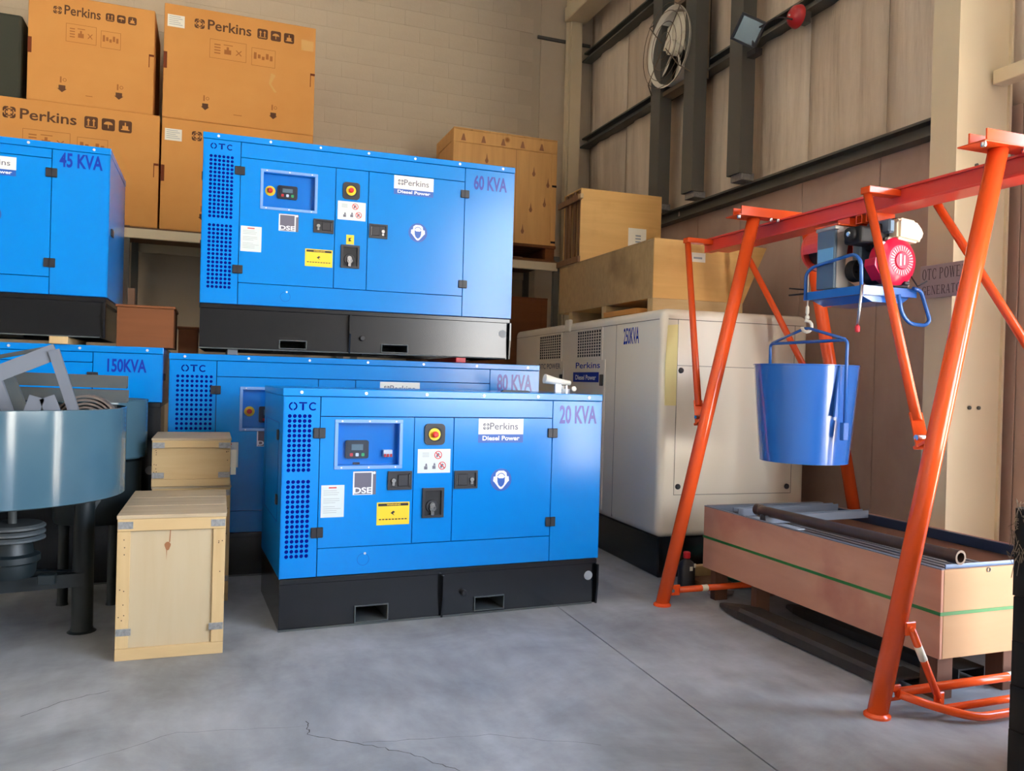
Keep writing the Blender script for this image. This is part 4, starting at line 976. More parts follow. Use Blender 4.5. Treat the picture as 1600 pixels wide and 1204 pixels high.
# tapered long crate on the white generator
t = thing('wooden_crate', 'long tapered plywood crate lying on the white generator', 'crate', (3.27, 5.65, 2.145), -0.02)
prof = [(0, 0), (0.84, 0), (1.06, 0.475), (0.0, 0.475)]
L = 1.95
bm = new(); prism(bm, [(0.012, 0.0), (0.838, 0.0), (1.045, 0.461), (0.012, 0.461)], 'y', 0.012, L - 0.012); obj('body', bm, PINE2, t)
bm = new(); prism(bm, prof, 'y', 0, 0.0115); fr_ = obj('front_panel', bm, PINE2, t)
bm = new(); box(bm, 0.0, 0.0115, 0.0118, L, 0.0, 0.46, 0.001); obj('side_panel', bm, PLYG, t)
bm = new(); prism(bm, [(0.0, 0.462), (1.06, 0.462), (1.066, 0.475), (0.0, 0.475)], 'y', 0.0118, L); obj('lid', bm, PLYG, t)
bm = new(); box(bm, 0.31, 0.47, -0.0015, 0, 0.31, 0.385); lb_ = obj('paper_label', bm, PAPER, t)
bm = new(); box(bm, 0.36, 0.44, -0.0022, -0.0015, 0.335, 0.35); obj('fine_print', bm, INKL, lb_)
for y in (0.0, 0.85, 1.6):
    bm = new(); box(bm, 0.0, 0.84, y, y + 0.09, -0.112, -0.001, 0.003); obj('skid', bm, BATTENX, t)
bm = new(); box(bm, -0.08, 0.08, -0.3, 0.3, 0, 0.045, 0.003); o = tag(obj('orange_plank', bm, CARD), 'short orange plank lying on the white generator under the tapered crate', 'plank'); o.location = (3.32, 6.15, 2.032)

# slatted box on top of it
t = thing('wooden_crate', 'square plywood crate with slatted left side, on top of the tapered crate', 'crate', (3.32, 7.16, 2.622), -0.02)
w, d, h = 0.885, 0.42, 0.71
bm = new(); box(bm, 0, w, 0, 0.012, 0, h, 0.001); fp = obj('front_panel', bm, PINE2, t)
bm = new(); box(bm, 0, w, d - 0.012, d, 0, h); obj('back_panel', bm, PINE2, t)
bm = new(); box(bm, 0.0, w, -0.001, d + 0.001, h, h + 0.012, 0.002); obj('lid', bm, PINE2, t)
bm = new(); box(bm, w - 0.012, w, 0.0125, d - 0.0125, 0, h); obj('right_panel', bm, PINE2, t)
bm = new(); box(bm, 0.02, w - 0.013, 0.0125, d - 0.0125, 0, 0.012); obj('bottom_panel', bm, PINE2, t)
for y in (0.02, 0.135, 0.25, 0.34):
    bm = new(); box(bm, 0.0, 0.018, y, y + 0.05, 0.0, h, 0.002); obj('slat', bm, SLATW, t)
bm = new(); box(bm, 0.045, 0.05, 0.013, d - 0.013, 0.012, h); obj('inner_panel', bm, PLYG, t)
for z in (0.0, h - 0.11):
    bm = new(); box(bm, -0.03, -0.001, -0.02, d + 0.1, z, z + 0.06, 0.003); obj('side_rail', bm, SLATW, t)
bm = new(); box(bm, -0.034, 0.0, -0.06, 0.0, h - 0.1, h - 0.055, 0.003); obj('rail_end', bm, BATTEN, t)
bm = new(); box(bm, 0.52, 0.72, -0.0015, 0, 0.2, 0.38); lb_ = obj('paper_label', bm, PAPER, t)
bm = new()
for k in range(3): box(bm, 0.60, 0.66, -0.002, -0.0015, 0.24 + k * 0.03, 0.255 + k * 0.03)
obj('fine_print', bm, INKL, lb_)

# ---------------------------------------------------------------- mixing drum machine with scrap steel in it
MX, MY, MR, MZ0, MZ1 = -1.072, 4.83, 0.645, 0.795, 1.251
t = thing('pan_mixer', 'grey blue steel mixing drum on dark legs at the left edge', 'mixer', (MX, MY, 0))
bm = new(); lathe(bm, [(MR - 0.012, MZ0), (MR, MZ0 + 0.006), (MR, MZ1), (MR - 0.006, MZ1 + 0.003), (MR - 0.006, MZ1 - 0.002), (MR - 0.007, MZ0 + 0.3), (0.02, MZ0 + 0.29), (0.02, MZ0)], (0, 0, 0), 'z', 72, closed=True); obj('drum', bm, DRUMP, t)
for a in (0.42, 2.3, -1.95, -2.9 + 0.0):
    x, y = 0.47 * math.cos(a), 0.47 * math.sin(a)
    bm = new(); lathe(bm, [(0.075, 0.0), (0.06, 0.01), (0.055, 0.03), (0.052, MZ0 - 0.001)], (x, y, 0), 'z', 16); lg = obj('leg', bm, DRUMD, t)
    bm = new(); prism(bm, [(0.05, MZ0 - 0.001), (0.13, MZ0 - 0.001), (0.05, MZ0 - 0.13)], 'y', -0.004, 0.004); o = obj('gusset', bm, DRUMD, lg); o.location = (x, y, 0); o.rotation_euler = (0, 0, a)
bm = new(); tube(bm, [(-0.9, -0.06, 0.30), (0.44, 0.15, 0.30)], 0.04, sect=[(-.025, -.036), (.025, -.036), (.025, .036), (-.025, .036)]); obj('cross_beam', bm, DRUMD, t)
bm = new(); tube(bm, [(-0.5, 0.45, 0.30), (0.4, 0.2, 0.30)], 0.04, sect=[(-.025, -.036), (.025, -.036), (.025, .036), (-.025, .036)]); obj('cross_beam', bm, DRUMD, t)
bm = new(); lathe(bm, [(0.10, 0.39), (0.11, 0.41), (0.115, 0.46), (0.13, 0.47), (0.13, 0.5), (0.1, 0.51), (0.09, 0.57)], (0.14, -0.1, 0), 'z', 28); gm = obj('gear_motor', bm, DRUMD, t)
bm = new()
for k in range(3): lathe(bm, [(0.135, 0.575 + k * 0.03), (0.15, 0.58 + k * 0.03), (0.15, 0.59 + k * 0.03), (0.135, 0.6 + k * 0.03)], (0.14, -0.1, 0), 'z', 32)
obj('belt_pulley', bm, STEELD, t)
bm = new(); lathe(bm, [(0.02, 0.6), (0.02, 0.794)], (0.14, -0.1, 0), 'z', 12); obj('drive_shaft', bm, STEELD, t)
bm = new(); box(bm, 0.26, 0.34, -0.12, -0.06, 0.338, 0.39, 0.004); obj('motor_bracket', bm, DRUMD, t)
# a second drum behind it
t = thing('steel_drum', 'second blue steel drum on a dark stand, behind the mixing drum', 'drum', (-0.66, 5.72, 0))
bm = new(); lathe(bm, [(0.27, 0.9), (0.28, 0.91), (0.28, 1.26), (0.284, 1.265), (0.28, 1.27), (0.265, 1.25), (0.02, 1.24), (0.02, 0.9)], (0, 0, 0), 'z', 48, closed=True); obj('shell', bm, DRUMP, t)
for a in (0.5, 2.2, 3.7, 5.3):
    bm = new(); lathe(bm, [(0.035, 0.0), (0.03, 0.02), (0.03, 0.899)], (0.2 * math.cos(a), 0.2 * math.sin(a), 0), 'z', 12); obj('leg', bm, DRUMD, t)
bm = new(); lathe(bm, [(0.24, 0.5), (0.25, 0.52), (0.25, 0.88), (0.2, 0.899)], (0, 0, 0), 'z', 28); obj('gear_case', bm, DRUMD, t)
# scrap in the drum (the deck inside the drum is at z = MZ0+0.29)
ZD = MZ0 + 0.291
def flat(w, tck): return [(-w / 2, -tck / 2), (w / 2, -tck / 2), (w / 2, tck / 2), (-w / 2, tck / 2)]
def chan(w, h, k=0.006): return [(-w / 2, -h / 2), (w / 2, -h / 2), (w / 2, h / 2), (w / 2 - k, h / 2), (w / 2 - k, -h / 2 + k), (-w / 2 + k, -h / 2 + k), (-w / 2 + k, h / 2), (-w / 2, h / 2)]
t = thing('welded_frame', 'grey welded steel frame leaning in the mixing drum', 'steel frame', (MX, MY, ZD))
def bar(par, nm, a, b, sect, m):
    bm = new(); tube(bm, [a, b], 0.01, sect=sect); return obj(nm, bm, m, par)
Y0 = -0.12
bar(t, 'top_bar', (-0.1, Y0 - 0.02, 0.25), (0.32, Y0 + 0.02, 0.455), flat(0.03, 0.08), STEELG)
bar(t, 'top_bar', (-0.05, Y0 + 0.2, 0.40), (0.28, Y0 + 0.2, 0.48), flat(0.03, 0.02), STEELD)
bar(t, 'leg_bar', (0.31, Y0, 0.46), (0.45, Y0 + 0.03, 0.0), flat(0.03, 0.05), STEELG)
bar(t, 'leg_bar', (0.05, Y0, 0.33), (0.16, Y0, 0.0), flat(0.03, 0.05), STEELG)
bar(t, 'leg_bar', (0.1, Y0 + 0.03, 0.33), (0.22, Y0 + 0.05, 0.0), flat(0.03, 0.055), STEELD)
bar(t, 'leg_bar', (-0.05, Y0 + 0.2, 0.40), (0.0, Y0 + 0.2, 0.0), flat(0.03, 0.06), STEELD)
for k, (x0, x1, y, z, lab) in enumerate(((-0.25, 0.575, 0.17, 0.105, 'lowest dark steel channel lying across the mixing drum'), (-0.2, 0.63, 0.22, 0.19, 'middle dark steel channel lying across the mixing drum'), (-0.28, 0.62, 0.28, 0.27, 'top dark steel channel lying across the mixing drum'))):
    bm = new(); tube(bm, [(x0, y, 0), (x1, y, -0.012)], 0.01, sect=chan(0.11, 0.07)); o = tag(obj('steel_channel', bm, STEELD), lab, 'channel', 'steel channels in the drum'); o.location = (MX, MY, ZD + 0.04 + z)
bm = new()
for k in range(6): ring2d(bm, 0, 0, 0.19 - k * 0.02, 0.2 - k * 0.02, -0.05 + 0.004 * k, 0.06, 40)
o = tag(obj('strip_coil', bm, COILM), 'coil of brown steel strip standing in the mixing drum', 'coil'); o.location = (MX + 0.455, MY - 0.02, ZD + 0.035); o.scale = (0.85, 1, 1)
o.location.z = ZD + 0.03
for lab, x, dx in (('flat steel offcut leaning right, second from the drum\'s middle', 0.21, 0.07), ('flat steel offcut leaning left, beside the strip coil', 0.41, -0.09)):
    bm = new(); tube(bm, [(0, 0, 0), (dx, 0, 0.225)], 0.01, sect=[(-.006, -.034), (.006, -.034), (.006, .034), (-.006, .034)]); o = tag(obj('steel_offcut', bm, STEELG), lab, 'offcut', 'offcuts in the drum'); o.location = (MX + x, MY - 0.34, ZD)

# ---------------------------------------------------------------- orange gantry frame
BX = 3.68
t = thing('gantry_frame', 'orange tubular gantry frame standing over the long crate at the right', 'gantry', (0, 0, 0))
bm = new(); prism(bm, [(BX - .03, 2.512), (BX - .03, 2.60), (BX - .05, 2.60), (BX - .05, 2.612), (BX + .05, 2.612), (BX + .05, 2.60), (BX + .03, 2.60), (BX + .03, 2.512)], 'y', 0.9, 5.52)
beam = obj('beam', bm, RED, t)
bm = new(); box(bm, BX - 0.085, BX + 0.085, 0.95, 5.36, 2.498, 2.511, 0.002); obj('track_plate', bm, RED, t)
def leg(y, sgn):
    top = Vector((BX + sgn * 0.225, y, 2.605)); foot = Vector((BX + sgn * 0.86, y, 0.012))
    bm = new(); tube(bm, [top, foot], 0.044, 20); o = obj('leg', bm, ORANGE, t)
    bm = new(); lathe(bm, [(0.058, 0.0), (0.058, 0.01), (0.046, 0.02)], (foot.x, y, 0), 'z', 20); obj('foot_ring', bm, ORANGE, o)
    # thin brace from the beam bracket to the middle of the leg
    a = Vector((BX + (0.285 if sgn > 0 else -0.235), y + 0.80, 2.555)); b = top.lerp(foot, 0.535) + Vector((-sgn * 0.0, 0.075, 0.0))
    bm = new(); tube(bm, [a, a.lerp(b, 0.93)], 0.024, 14); br = obj('brace', bm, ORANGE, t)
    bm = new(); tube(bm, [a.lerp(b, 0.9), a.lerp(b, 1.02)], 0.02, sect=[(-.03, -.006), (.03, -.006), (.03, .006), (-.03, .006)])
    obj('brace_tab', bm, ORANGE, br)
    bm = new(); lathe(bm, [(0.014, -0.03), (0.016, -0.02), (0.016, 0.03), (0.014, 0.036)], a.lerp(b, 0.985), 'x', 8); obj('bolt', bm, CHROME, br)
    bm = new(); tube(bm, [b + Vector((0, -0.07, 0.02)), b + Vector((0, 0.02, -0.03))], 0.02, sect=[(-.03, -.007), (.03, -.007), (.03, .007), (-.03, .007)]); obj('leg_tab', bm, ORANGE, o)
    return o
for y in (4.64, 2.80):
    leg(y, -1); leg(y, 1)
    # channel across the beam top that joins the two legs
    bm = new(); prism(bm, [(y - 0.05, 2.613), (y + 0.05, 2.613), (y + 0.05, 2.675), (y + 0.042, 2.675), (y + 0.042, 2.621), (y - 0.042, 2.621), (y - 0.042, 2.675), (y - 0.05, 2.675)], 'x', BX - 0.36, BX + 0.36); ch = obj('cross_channel', bm, ORANGE, t)
    bm = new(); box(bm, BX - 0.40, BX - 0.15, y - 0.075, y + 0.075, 2.606, 2.6125, 0.001); obj('leg_plate', bm, ORANGE, ch)
    bm = new(); box(bm, BX + 0.15, BX + 0.40, y - 0.075, y + 0.075, 2.606, 2.6125, 0.001); obj('leg_plate', bm, ORANGE, ch)
    bm = new(); lathe(bm, [(0.012, 2.585), (0.014, 2.59), (0.014, 2.606)], (0, 0, 0), 'z', 8); bo = mesh_of('bolt', bm, CHROME)
    copies('bolt', bo, ch, [(BX - 0.38, y - 0.05, 0), (BX - 0.13, y - 0.06, 0), (BX - 0.07, y - 0.06, 0), (BX + 0.38, y - 0.05, 0)])
    # bracket for the thin braces
    bm = new(); box(bm, BX - 0.26, BX - 0.031, y + 0.76, y + 0.83, 2.56, 2.598, 0.003); box(bm, BX + 0.031, BX + 0.31, y + 0.76, y + 0.83, 2.56, 2.598, 0.003); obj('brace_bracket', bm, ORANGE, t)
# bottom ties
def tie(y, yy=0.0):
    bm = new(); tube(bm, [(BX - 0.74, y, 0.095), (BX + 0.74, y, 0.095)], 0.021, 14); o = obj('bottom_tie', bm, ORANGE, t)
    for s in (-1, 1):
        bm = new(); box(bm, BX + s * 0.79 - 0.045, BX + s * 0.79 + 0.06, y - 0.007, y + 0.007, 0.06, 0.13, 0.003); obj('tie_tab', bm, ORANGE, o)
        bm = new(); lathe(bm, [(0.012, -0.02), (0.014, -0.012), (0.014, 0.012), (0.012, 0.02)], (BX + s * 0.79, y, 0.095), 'y', 8); obj('bolt', bm, CHROME, o)
    return o
o = tie(4.64); bm = new(); lathe(bm, [(0.0218, 0), (0.0218, 0.045)], (BX - 0.56, 4.64, 0.095), 'x', 16); obj('paper_band', bm, PAPER, o)
o = tie(2.80); bm = new(); lathe(bm, [(0.0218, 0), (0.0218, 0.06)], (BX - 0.06, 2.80, 0.095), 'x', 16); obj('paper_band', bm, PAPER, o)
# step hoop at the near foot
bm = new(); tube(bm, bend([(BX - 0.76, 2.78, 0.095), (BX - 0.62, 2.70, 0.05), (BX - 0.5, 2.6, 0.03), (BX + 0.5, 2.6, 0.03), (BX + 0.62, 2.70, 0.05), (BX + 0.76, 2.78, 0.095)], 0.12, 6), 0.019, 12); hp = obj('step_hoop', bm, ORANGE, t)
bm = new(); tube(bm, [(BX - 0.6, 2.69, 0.045), (BX + 0.6, 2.69, 0.045)], 0.017, 12); obj('hoop_bar', bm, ORANGE, hp)
bm = new(); tube(bm, [(BX - 0.74, 2.74, 0.40), (BX - 0.57, 2.735, 0.07)], 0.017, 12); sb = obj('stay_bar', bm, ORANGE, t)
bm = new(); tube(bm, [(BX - 0.70, 2.7388, 0.32), (BX - 0.665, 2.7378, 0.254)], 0.0178, 12); obj('paper_band', bm, PAPER, sb)
for p in ((BX - 0.745, 2.74, 0.40), (BX - 0.57, 2.735, 0.07)):
    bm = new(); box(bm, p[0] - 0.03, p[0] + 0.03, p[1] - 0.006, p[1] + 0.006, p[2] - 0.03, p[2] + 0.03, 0.004); lathe(bm, [(0.011, -0.016), (0.013, -0.01), (0.013, 0.0)], p, 'y', 8); obj('stay_tab', bm, ORANGE, sb)

# ---------------------------------------------------------------- engine winch hanging from the beam
t = thing('engine_winch', 'petrol engine winch with blue tray hanging under the red beam', 'winch', (0, 0, 0))
bm = new(); box(bm, 3.45, 3.85, 3.62, 4.10, 2.0, 2.012); box(bm, 3.45, 3.46, 3.62, 4.10, 2.012, 2.05); box(bm, 3.84, 3.85, 3.62, 4.10, 2.012, 2.05); box(bm, 3.46, 3.84, 3.62, 3.63, 2.012, 2.05); box(bm, 3.46, 3.84, 4.09, 4.10, 2.012, 2.05); obj('tray', bm, HBLUE, t)
bm = new(); prism(bm, [(3.47, 1.999), (3.83, 1.999), (3.78, 1.965), (3.56, 1.965)], 'y', 3.66, 4.06); obj('tray_belly', bm, HBLUE, t)
bm = new(); tube(bm, bend([(3.445, 4.09, 2.0), (3.445, 4.09, 2.165), (3.445, 4.03, 2.20), (3.445, 3.69, 2.235), (3.445, 3.635, 2.19), (3.445, 3.625, 2.0)], 0.04, 5), 0.0105, 10); obj('guard_hoop', bm, HBLUE, t)
bm = new(); tube(bm, bend([(3.80, 3.6, 2.05), (3.86, 3.6, 2.04), (3.935, 3.6, 1.87), (3.90, 3.6, 1.84), (3.78, 3.6, 1.845), (3.72, 3.6, 1.9), (3.69, 3.6, 2.01)], 0.05, 5), 0.0115, 10); obj('handle_loop', bm, HBLUE, t)
for y in (3.72, 3.80):
    bm = new(); k = 0.006
    for q in ((y, y + .05, 2.445, 2.445 + k), (y, y + .05, 2.491, 2.497), (y, y + k, 2.451, 2.491), (y + .05 - k, y + .05, 2.451, 2.491)): box(bm, 3.60, 3.77, q[0], q[1], q[2], q[3])
    obj('hanger_tube', bm, ORANGE, t)
bm = new(); box(bm, 3.47, 3.74, 3.85, 4.05, 2.432, 2.444, 0.002); box(bm, 3.6, 3.74, 3.9, 4.0, 2.445, 2.497); obj('top_plate', bm, ORANGE, t)
# gearbox
bm = new(); box(bm, 3.455, 3.475, 3.86, 4.01, 2.055, 2.43, 0.006, 2); gb = obj('gearbox_side', bm, GREYP, t)
bm = new(); prism(bm, [(3.476, 2.06), (3.62, 2.06), (3.62, 2.08), (3.56, 2.11), (3.54, 2.2), (3.56, 2.33), (3.64, 2.40), (3.74, 2.41), (3.74, 2.43), (3.476, 2.43)], 'y', 3.862, 4.0); obj('gearbox_housing', bm, ALU, t)
bm = new(); box(bm, 3.4535, 3.455, 3.87, 4.0, 2.21, 2.30); obj('sticker', bm, STICKB, gb)
bm = new(); box(bm, 3.45, 3.48, 3.85, 4.02, 2.405, 2.428, 0.004); obj('top_lug', bm, ALU, t)
bm = new(); lathe(bm, [(0.062, 3.80), (0.066, 3.81), (0.066, 3.86)], (3.60, 0, 2.165), 'y', 24); cl = obj('clutch_disc', bm, DARKP, t)
bm = new(); lathe(bm, [(0.006, 3.792), (0.006, 3.80)], (0, 0, 0), 'y', 8); bo = mesh_of('bolt', bm, CHROME)
copies('bolt', bo, cl, [(3.60 + 0.042 * math.cos(k * PI / 3 + .3), 0, 2.165 + 0.042 * math.sin(k * PI / 3 + .3)) for k in range(6)])
# rope drum with red cover
bm = new(); lathe(bm, [(0.08, 4.03), (0.08, 4.2)], (3.62, 0, 2.32), 'y', 24); dm = obj('rope_drum', bm, DARKP, t)
bm = new(); lathe(bm, [(0.125, 4.185), (0.128, 4.19), (0.128, 4.2), (0.125, 4.205)], (3.62, 0, 2.33), 'y', 32); obj('drum_flange', bm, RED, dm)
bm = new()
N = 16; rows = []
for i in range(N + 1):
    a = -0.25 + (PI + 0.5) * i / N
    rows.append([bm.verts.new((3.62 + r * math.cos(a), y, 2.33 + r * math.sin(a))) for r, y in ((0.128, 4.02), (0.122, 4.02), (0.122, 4.18), (0.128, 4.18))])
for A, B in zip(rows[:-1], rows[1:]):
    for j in range(4): bm.faces.new((A[j], A[(j + 1) % 4], B[(j + 1) % 4], B[j]))
bmesh.ops.recalc_face_normals(bm, faces=bm.faces[:]); obj('drum_cover', bm, RED, dm)
# engine
bm = new(); box(bm, 3.66, 3.84, 3.66, 3.79, 2.06, 2.24, 0.012, 2); box(bm, 3.67, 3.82, 3.67, 3.79, 2.24, 2.31, 0.01); obj('engine_block', bm, ALU, t)
bm = new(); lathe(bm, [(0.05, 3.64), (0.058, 3.66), (0.058, 3.79)], (3.655, 0, 2.135), 'y', 20); obj('reduction_case', bm, PLASTIC, t)
bm = new(); box(bm, 3.575, 3.72, 3.78, 3.85, 2.2, 2.35, 0.01); obj('cylinder_head', bm, GREYP, t)
bm = new(); box(bm, 3.585, 3.66, 3.655, 3.72, 2.21, 2.42, 0.015, 2); obj('muffler', bm, DARKP, t)
bm = new(); box(bm, 3.46, 3.62, 3.66, 3.80, 2.30, 2.40, 0.02, 3); lathe(bm, [(0.02, 3.44), (0.04, 3.445), (0.045, 3.47)], (0, 3.735, 2.355), 'x', 16); box(bm, 3.6, 3.70, 3.65, 3.78, 2.27, 2.425, 0.02, 3); obj('air_filter', bm, DARKP, t)
bm = new(); lathe(bm, [(0.012, 3.435), (0.016, 3.44)], (0, 3.735, 2.355), 'x', 12); lathe(bm, [(0.02, 3.61), (0.024, 3.62), (0.024, 3.66)], (3.585, 0, 2.285), 'y', 12); obj('filter_fitting', bm, CHROME, t)
bm = new(); box(bm, 3.62, 3.71, 3.615, 3.65, 2.28, 2.34, 0.01, 2); lathe(bm, [(0.028, 3.60), (0.03, 3.64)], (3.66, 0, 2.245), 'y', 14); obj('carburettor', bm, ALU, t)
bm = new(); prism(bm, [(3.66, 2.325), (3.82, 2.31), (3.845, 2.335), (3.86, 2.37), (3.84, 2.405), (3.80, 2.44), (3.68, 2.45), (3.66, 2.435)], 'y', 3.58, 3.80); bmesh.ops.bevel(bm, geom=bm.edges[:], offset=0.015, segments=2, affect='EDGES'); ft = obj('fuel_tank', bm, CREAM, t)
bm = new(); lathe(bm, [(0.03, 2.44), (0.03, 2.46), (0.02, 2.468)], (3.75, 3.70, 0), 'z', 14); obj('tank_cap', bm, PLASTIC, ft)
bm = new(); box(bm, 3.61, 3.655, 3.60, 3.78, 2.36, 2.44, 0.01); obj('tank_bracket', bm, GREYP, t)
bm = new(); lathe(bm, [(0.125, 3.70), (0.138, 3.68), (0.138, 3.61), (0.118, 3.59), (0.09, 3.58)], (3.685, 0, 2.20), 'y', 32); prism(bm, [(3.59, 2.09), (3.60, 2.23), (3.535, 2.21), (3.53, 2.17)], 'y', 3.62, 3.70); rc = obj('recoil_cover', bm, MAGENTA, t)
bm = new()
for k in range(28):
    a = 2 * PI * k / 28; c, s = math.cos(a), math.sin(a)
    prism(bm, [(3.685 + c * .055 - s * .0022, 2.20 + s * .055 + c * .0022), (3.685 + c * .055 + s * .0022, 2.20 + s * .055 - c * .0022), (3.685 + c * .083 + s * .0035, 2.20 + s * .083 - c * .0035), (3.685 + c * .083 - s * .0035, 2.20 + s * .083 + c * .0035)], 'y', 3.5765, 3.58)
obj('cooling_fins', bm, mat('fin_pale', rgb(245, 190, 196), 0.4), rc)
bm = new(); lathe(bm, [(0.045, 3.572), (0.05, 3.58)], (3.685, 0, 2.20), 'y', 24); obj('starter_hub', bm, MAGENTA, rc)
bm = new(); box(bm, 3.664, 3.676, 3.569, 3.572, 2.17, 2.235); box(bm, 3.694, 3.702, 3.569, 3.572, 2.175, 2.23); obj('hub_stripe', bm, WHITEB, rc)
bm = new(); box(bm, 3.72, 3.76, 3.585, 3.62, 2.065, 2.085, 0.004); box(bm, 3.62, 3.80, 3.635, 3.66, 2.055, 2.075, 0.004); tube(bm, [(3.78, 3.6, 2.12), (3.80, 3.57, 2.06), (3.85, 3.55, 2.09)], 0.005, 8); obj('engine_mount', bm, PLASTIC, t)
bm = new(); tube(bm, [(3.44, 3.615, 2.05), (3.432, 3.635, 1.815)], 0.008, 10); lv = obj('brake_lever', bm, CHROME, t)
bm = new(); lathe(bm, [(0.004, 1.78), (0.014, 1.785), (0.015, 1.81), (0.01, 1.82)], (3.432, 3.635, 0), 'z', 12); obj('lever_knob', bm, REDCAP, lv)
CXB, CYB = 3.60, 4.25
bm = new(); tube(bm, [(3.47, 4.11, 2.07), (3.42, 4.21, 2.085)], 0.005, 8); tube(bm, [(3.46, 4.11, 2.045), (3.41, 4.20, 2.04)], 0.006, 8); obj('rope_ends', bm, PLASTIC, t)
bm = new(); tube(bm, [(CXB, CYB, 2.30), (CXB, CYB, 1.955)], 0.004, 8); ca = obj('hoist_cable', bm, WHITEST, t)
bm = new(); lathe(bm, [(0.004, 1.99), (0.011, 1.98), (0.012, 1.945), (0.006, 1.93), (0.014, 1.92), (0.014, 1.905), (0.007, 1.9)], (CXB, CYB, 0), 'z', 12)
hk = [(CXB, CYB, 1.91)]
for k in range(11):
    a = PI / 2 + 0.35 - k * 0.5; hk.append((CXB + 0.7 * 0.03 * math.cos(a), CYB - 0.7 * 0.03 * math.cos(a), 1.855 + 0.036 * math.sin(a)))
tube(bm, hk, 0.0105, 10); obj('hook', bm, WHITEST, ca)

# bucket
t = thing('concrete_bucket', 'large blue steel bucket hanging from the winch hook', 'bucket', (CXB, CYB, 0.985))
H_, R1, R0 = 0.612, 0.322, 0.272
bm = new(); lathe(bm, [(R0 - 0.006, 0.004), (R0, 0.0), (R0 + 0.001, 0.012), (R1, H_), (R1 + 0.006, H_ + 0.002), (R1 + 0.006, H_ + 0.008), (R1 - 0.004, H_ + 0.006), (R0 - 0.004, 0.012), (0.01, 0.012), (0.01, 0.004)], (0, 0, 0), 'z', 64, closed=True); obj('shell', bm, HBLUE, t)
bm = new(); tube(bm, bend([(0, -0.355, 0.25), (0, -0.36, 0.77), (0, 0.36, 0.77), (0, 0.355, 0.25)], 0.03, 4), 0.0105, 10); bl = obj('bail', bm, HBLUE, t)
bm = new(); tube(bm, bend([(0, -0.34, 0.775), (0, -0.02, 0.858), (0, 0.02, 0.858), (0, 0.34, 0.775)], 0.03, 3), 0.0095, 10); obj('bail_strut', bm, HBLUE, t)
for s in (-1, 1):
    bm = new(); box(bm, -0.02, 0.02, min(s * 0.335, s * 0.372), max(s * 0.335, s * 0.372), 0.16, 0.27, 0.004); obj('pivot_lug', bm, HBLUE, t)
    bm = new(); prism(bm, [(-0.055, 0.30), (-0.02, 0.30), (-0.02, H_), (-0.028, H_)], 'y', min(s * 0.318, s * 0.332), max(s * 0.318, s * 0.332)); obj('guide_strip', bm, HBLUE, t)

# ---------------------------------------------------------------- long open crate with steel in it
LX0, LX1, LY0, LY1, LZ0, LZ1 = 3.225, 4.21, 2.842, 4.79, 0.2, 0.619
t = thing('long_crate', 'long open reddish plywood crate under the orange gantry', 'crate', (LX0, LY0, 0))
w, d = LX1 - LX0, LY1 - LY0
for nm, q, m in (('side_panel', (0, 0.018, 0, d), REDPLY), ('side_panel', (w - 0.018, w, 0, d), REDPLY), ('end_panel', (0.0185, w - 0.0185, 0, 0.018), ENDPLY), ('end_panel', (0.0185, w - 0.0185, d - 0.018, d), ENDPLY)):
    bm = new(); box(bm, q[0], q[1], q[2], q[3], LZ0, LZ1, 0.002); obj(nm, bm, m, t)
bm = new(); box(bm, 0.0185, w - 0.0185, 0.0185, d - 0.0185, LZ0, LZ0 + 0.018); obj('bottom_panel', bm, ENDPLY, t)
bm = new(); s = 0.003; z = 0.405
box(bm, -s, -0.0002, -s, d + s, z, z + 0.016); box(bm, w + 0.0002, w + s, -s, d + s, z, z + 0.016); box(bm, -0.0002, w + 0.0002, -s, -0.0002, z, z + 0.016); box(bm, 0, w, d + 0.0002, d + s, z, z + 0.016); obj('strap', bm, STRAPG, t)
for x in (0.012, w * 0.5 - 0.05, w - 0.11):
    for y in (0.02, d * 0.70, d - 0.14):
        bm = new(); box(bm, x, x + 0.1, y, y + 0.06 if y > 0.1 else y + 0.1, 0.0, LZ0 - 0.0005, 0.003); obj('foot', bm, FOOTW, t)
bm = new(); box(bm, 0.0, 0.02, 0.0, d, LZ1 + 0.0004, LZ1 + 0.006); obj('rim_strip', bm, STEELG, t)
bm = new(); box(bm, 0.02, w, d - 0.05, d, LZ1 + 0.0004, LZ1 + 0.008); box(bm, 0.02, w - 0.02, d - 0.05, d - 0.019, LZ1 - 0.06, LZ1); obj('end_rim', bm, STEELG, t)
for x in (0.3, 0.86):
    bm = new(); ring2d(bm, x, LZ1 - 0.012, 0.009, 0.0125, -0.004, -0.0005, 12); obj('wire_loop', bm, GREYST, t)
# steel inside
bm = new(); box(bm, 0, 0.03, 0, 1.9, 0, 0.045, 0.002); rail = mesh_of('steel_rail', bm, RAILM)
for i in range(9):
    o = link('steel_rail', rail); o.location = (LX0 + 0.05 + i * 0.055, LY0 + 0.03 - 0.005, 0.54); o.scale = (1, 0.86 if i > 2 else 0.98, 1)
    tag(o, 'grey steel rail lying lengthwise in the long open crate', 'rail', 'steel rails in the long crate')
for i in range(4):
    o = link('steel_rail', rail); o.location = (LX0 + 0.60 + i * 0.06, LY0 + 0.03, 0.47); o.scale = (1, 0.7, 1)
    tag(o, 'grey steel rail lying lengthwise in the long open crate', 'rail', 'steel rails in the long crate')
bm = new(); box(bm, 0, 0.9, 0, 1.85, 0, 0.03); o = tag(obj('steel_sheet', bm, STEELD), 'dark steel sheet at the bottom of the long open crate', 'sheet'); o.location = (LX0 + 0.04, LY0 + 0.04, 0.219)
bm = new()
for x in (0.02, 0.9): box(bm, x, x + 0.04, 0.05, 1.85, 0, 0.215)
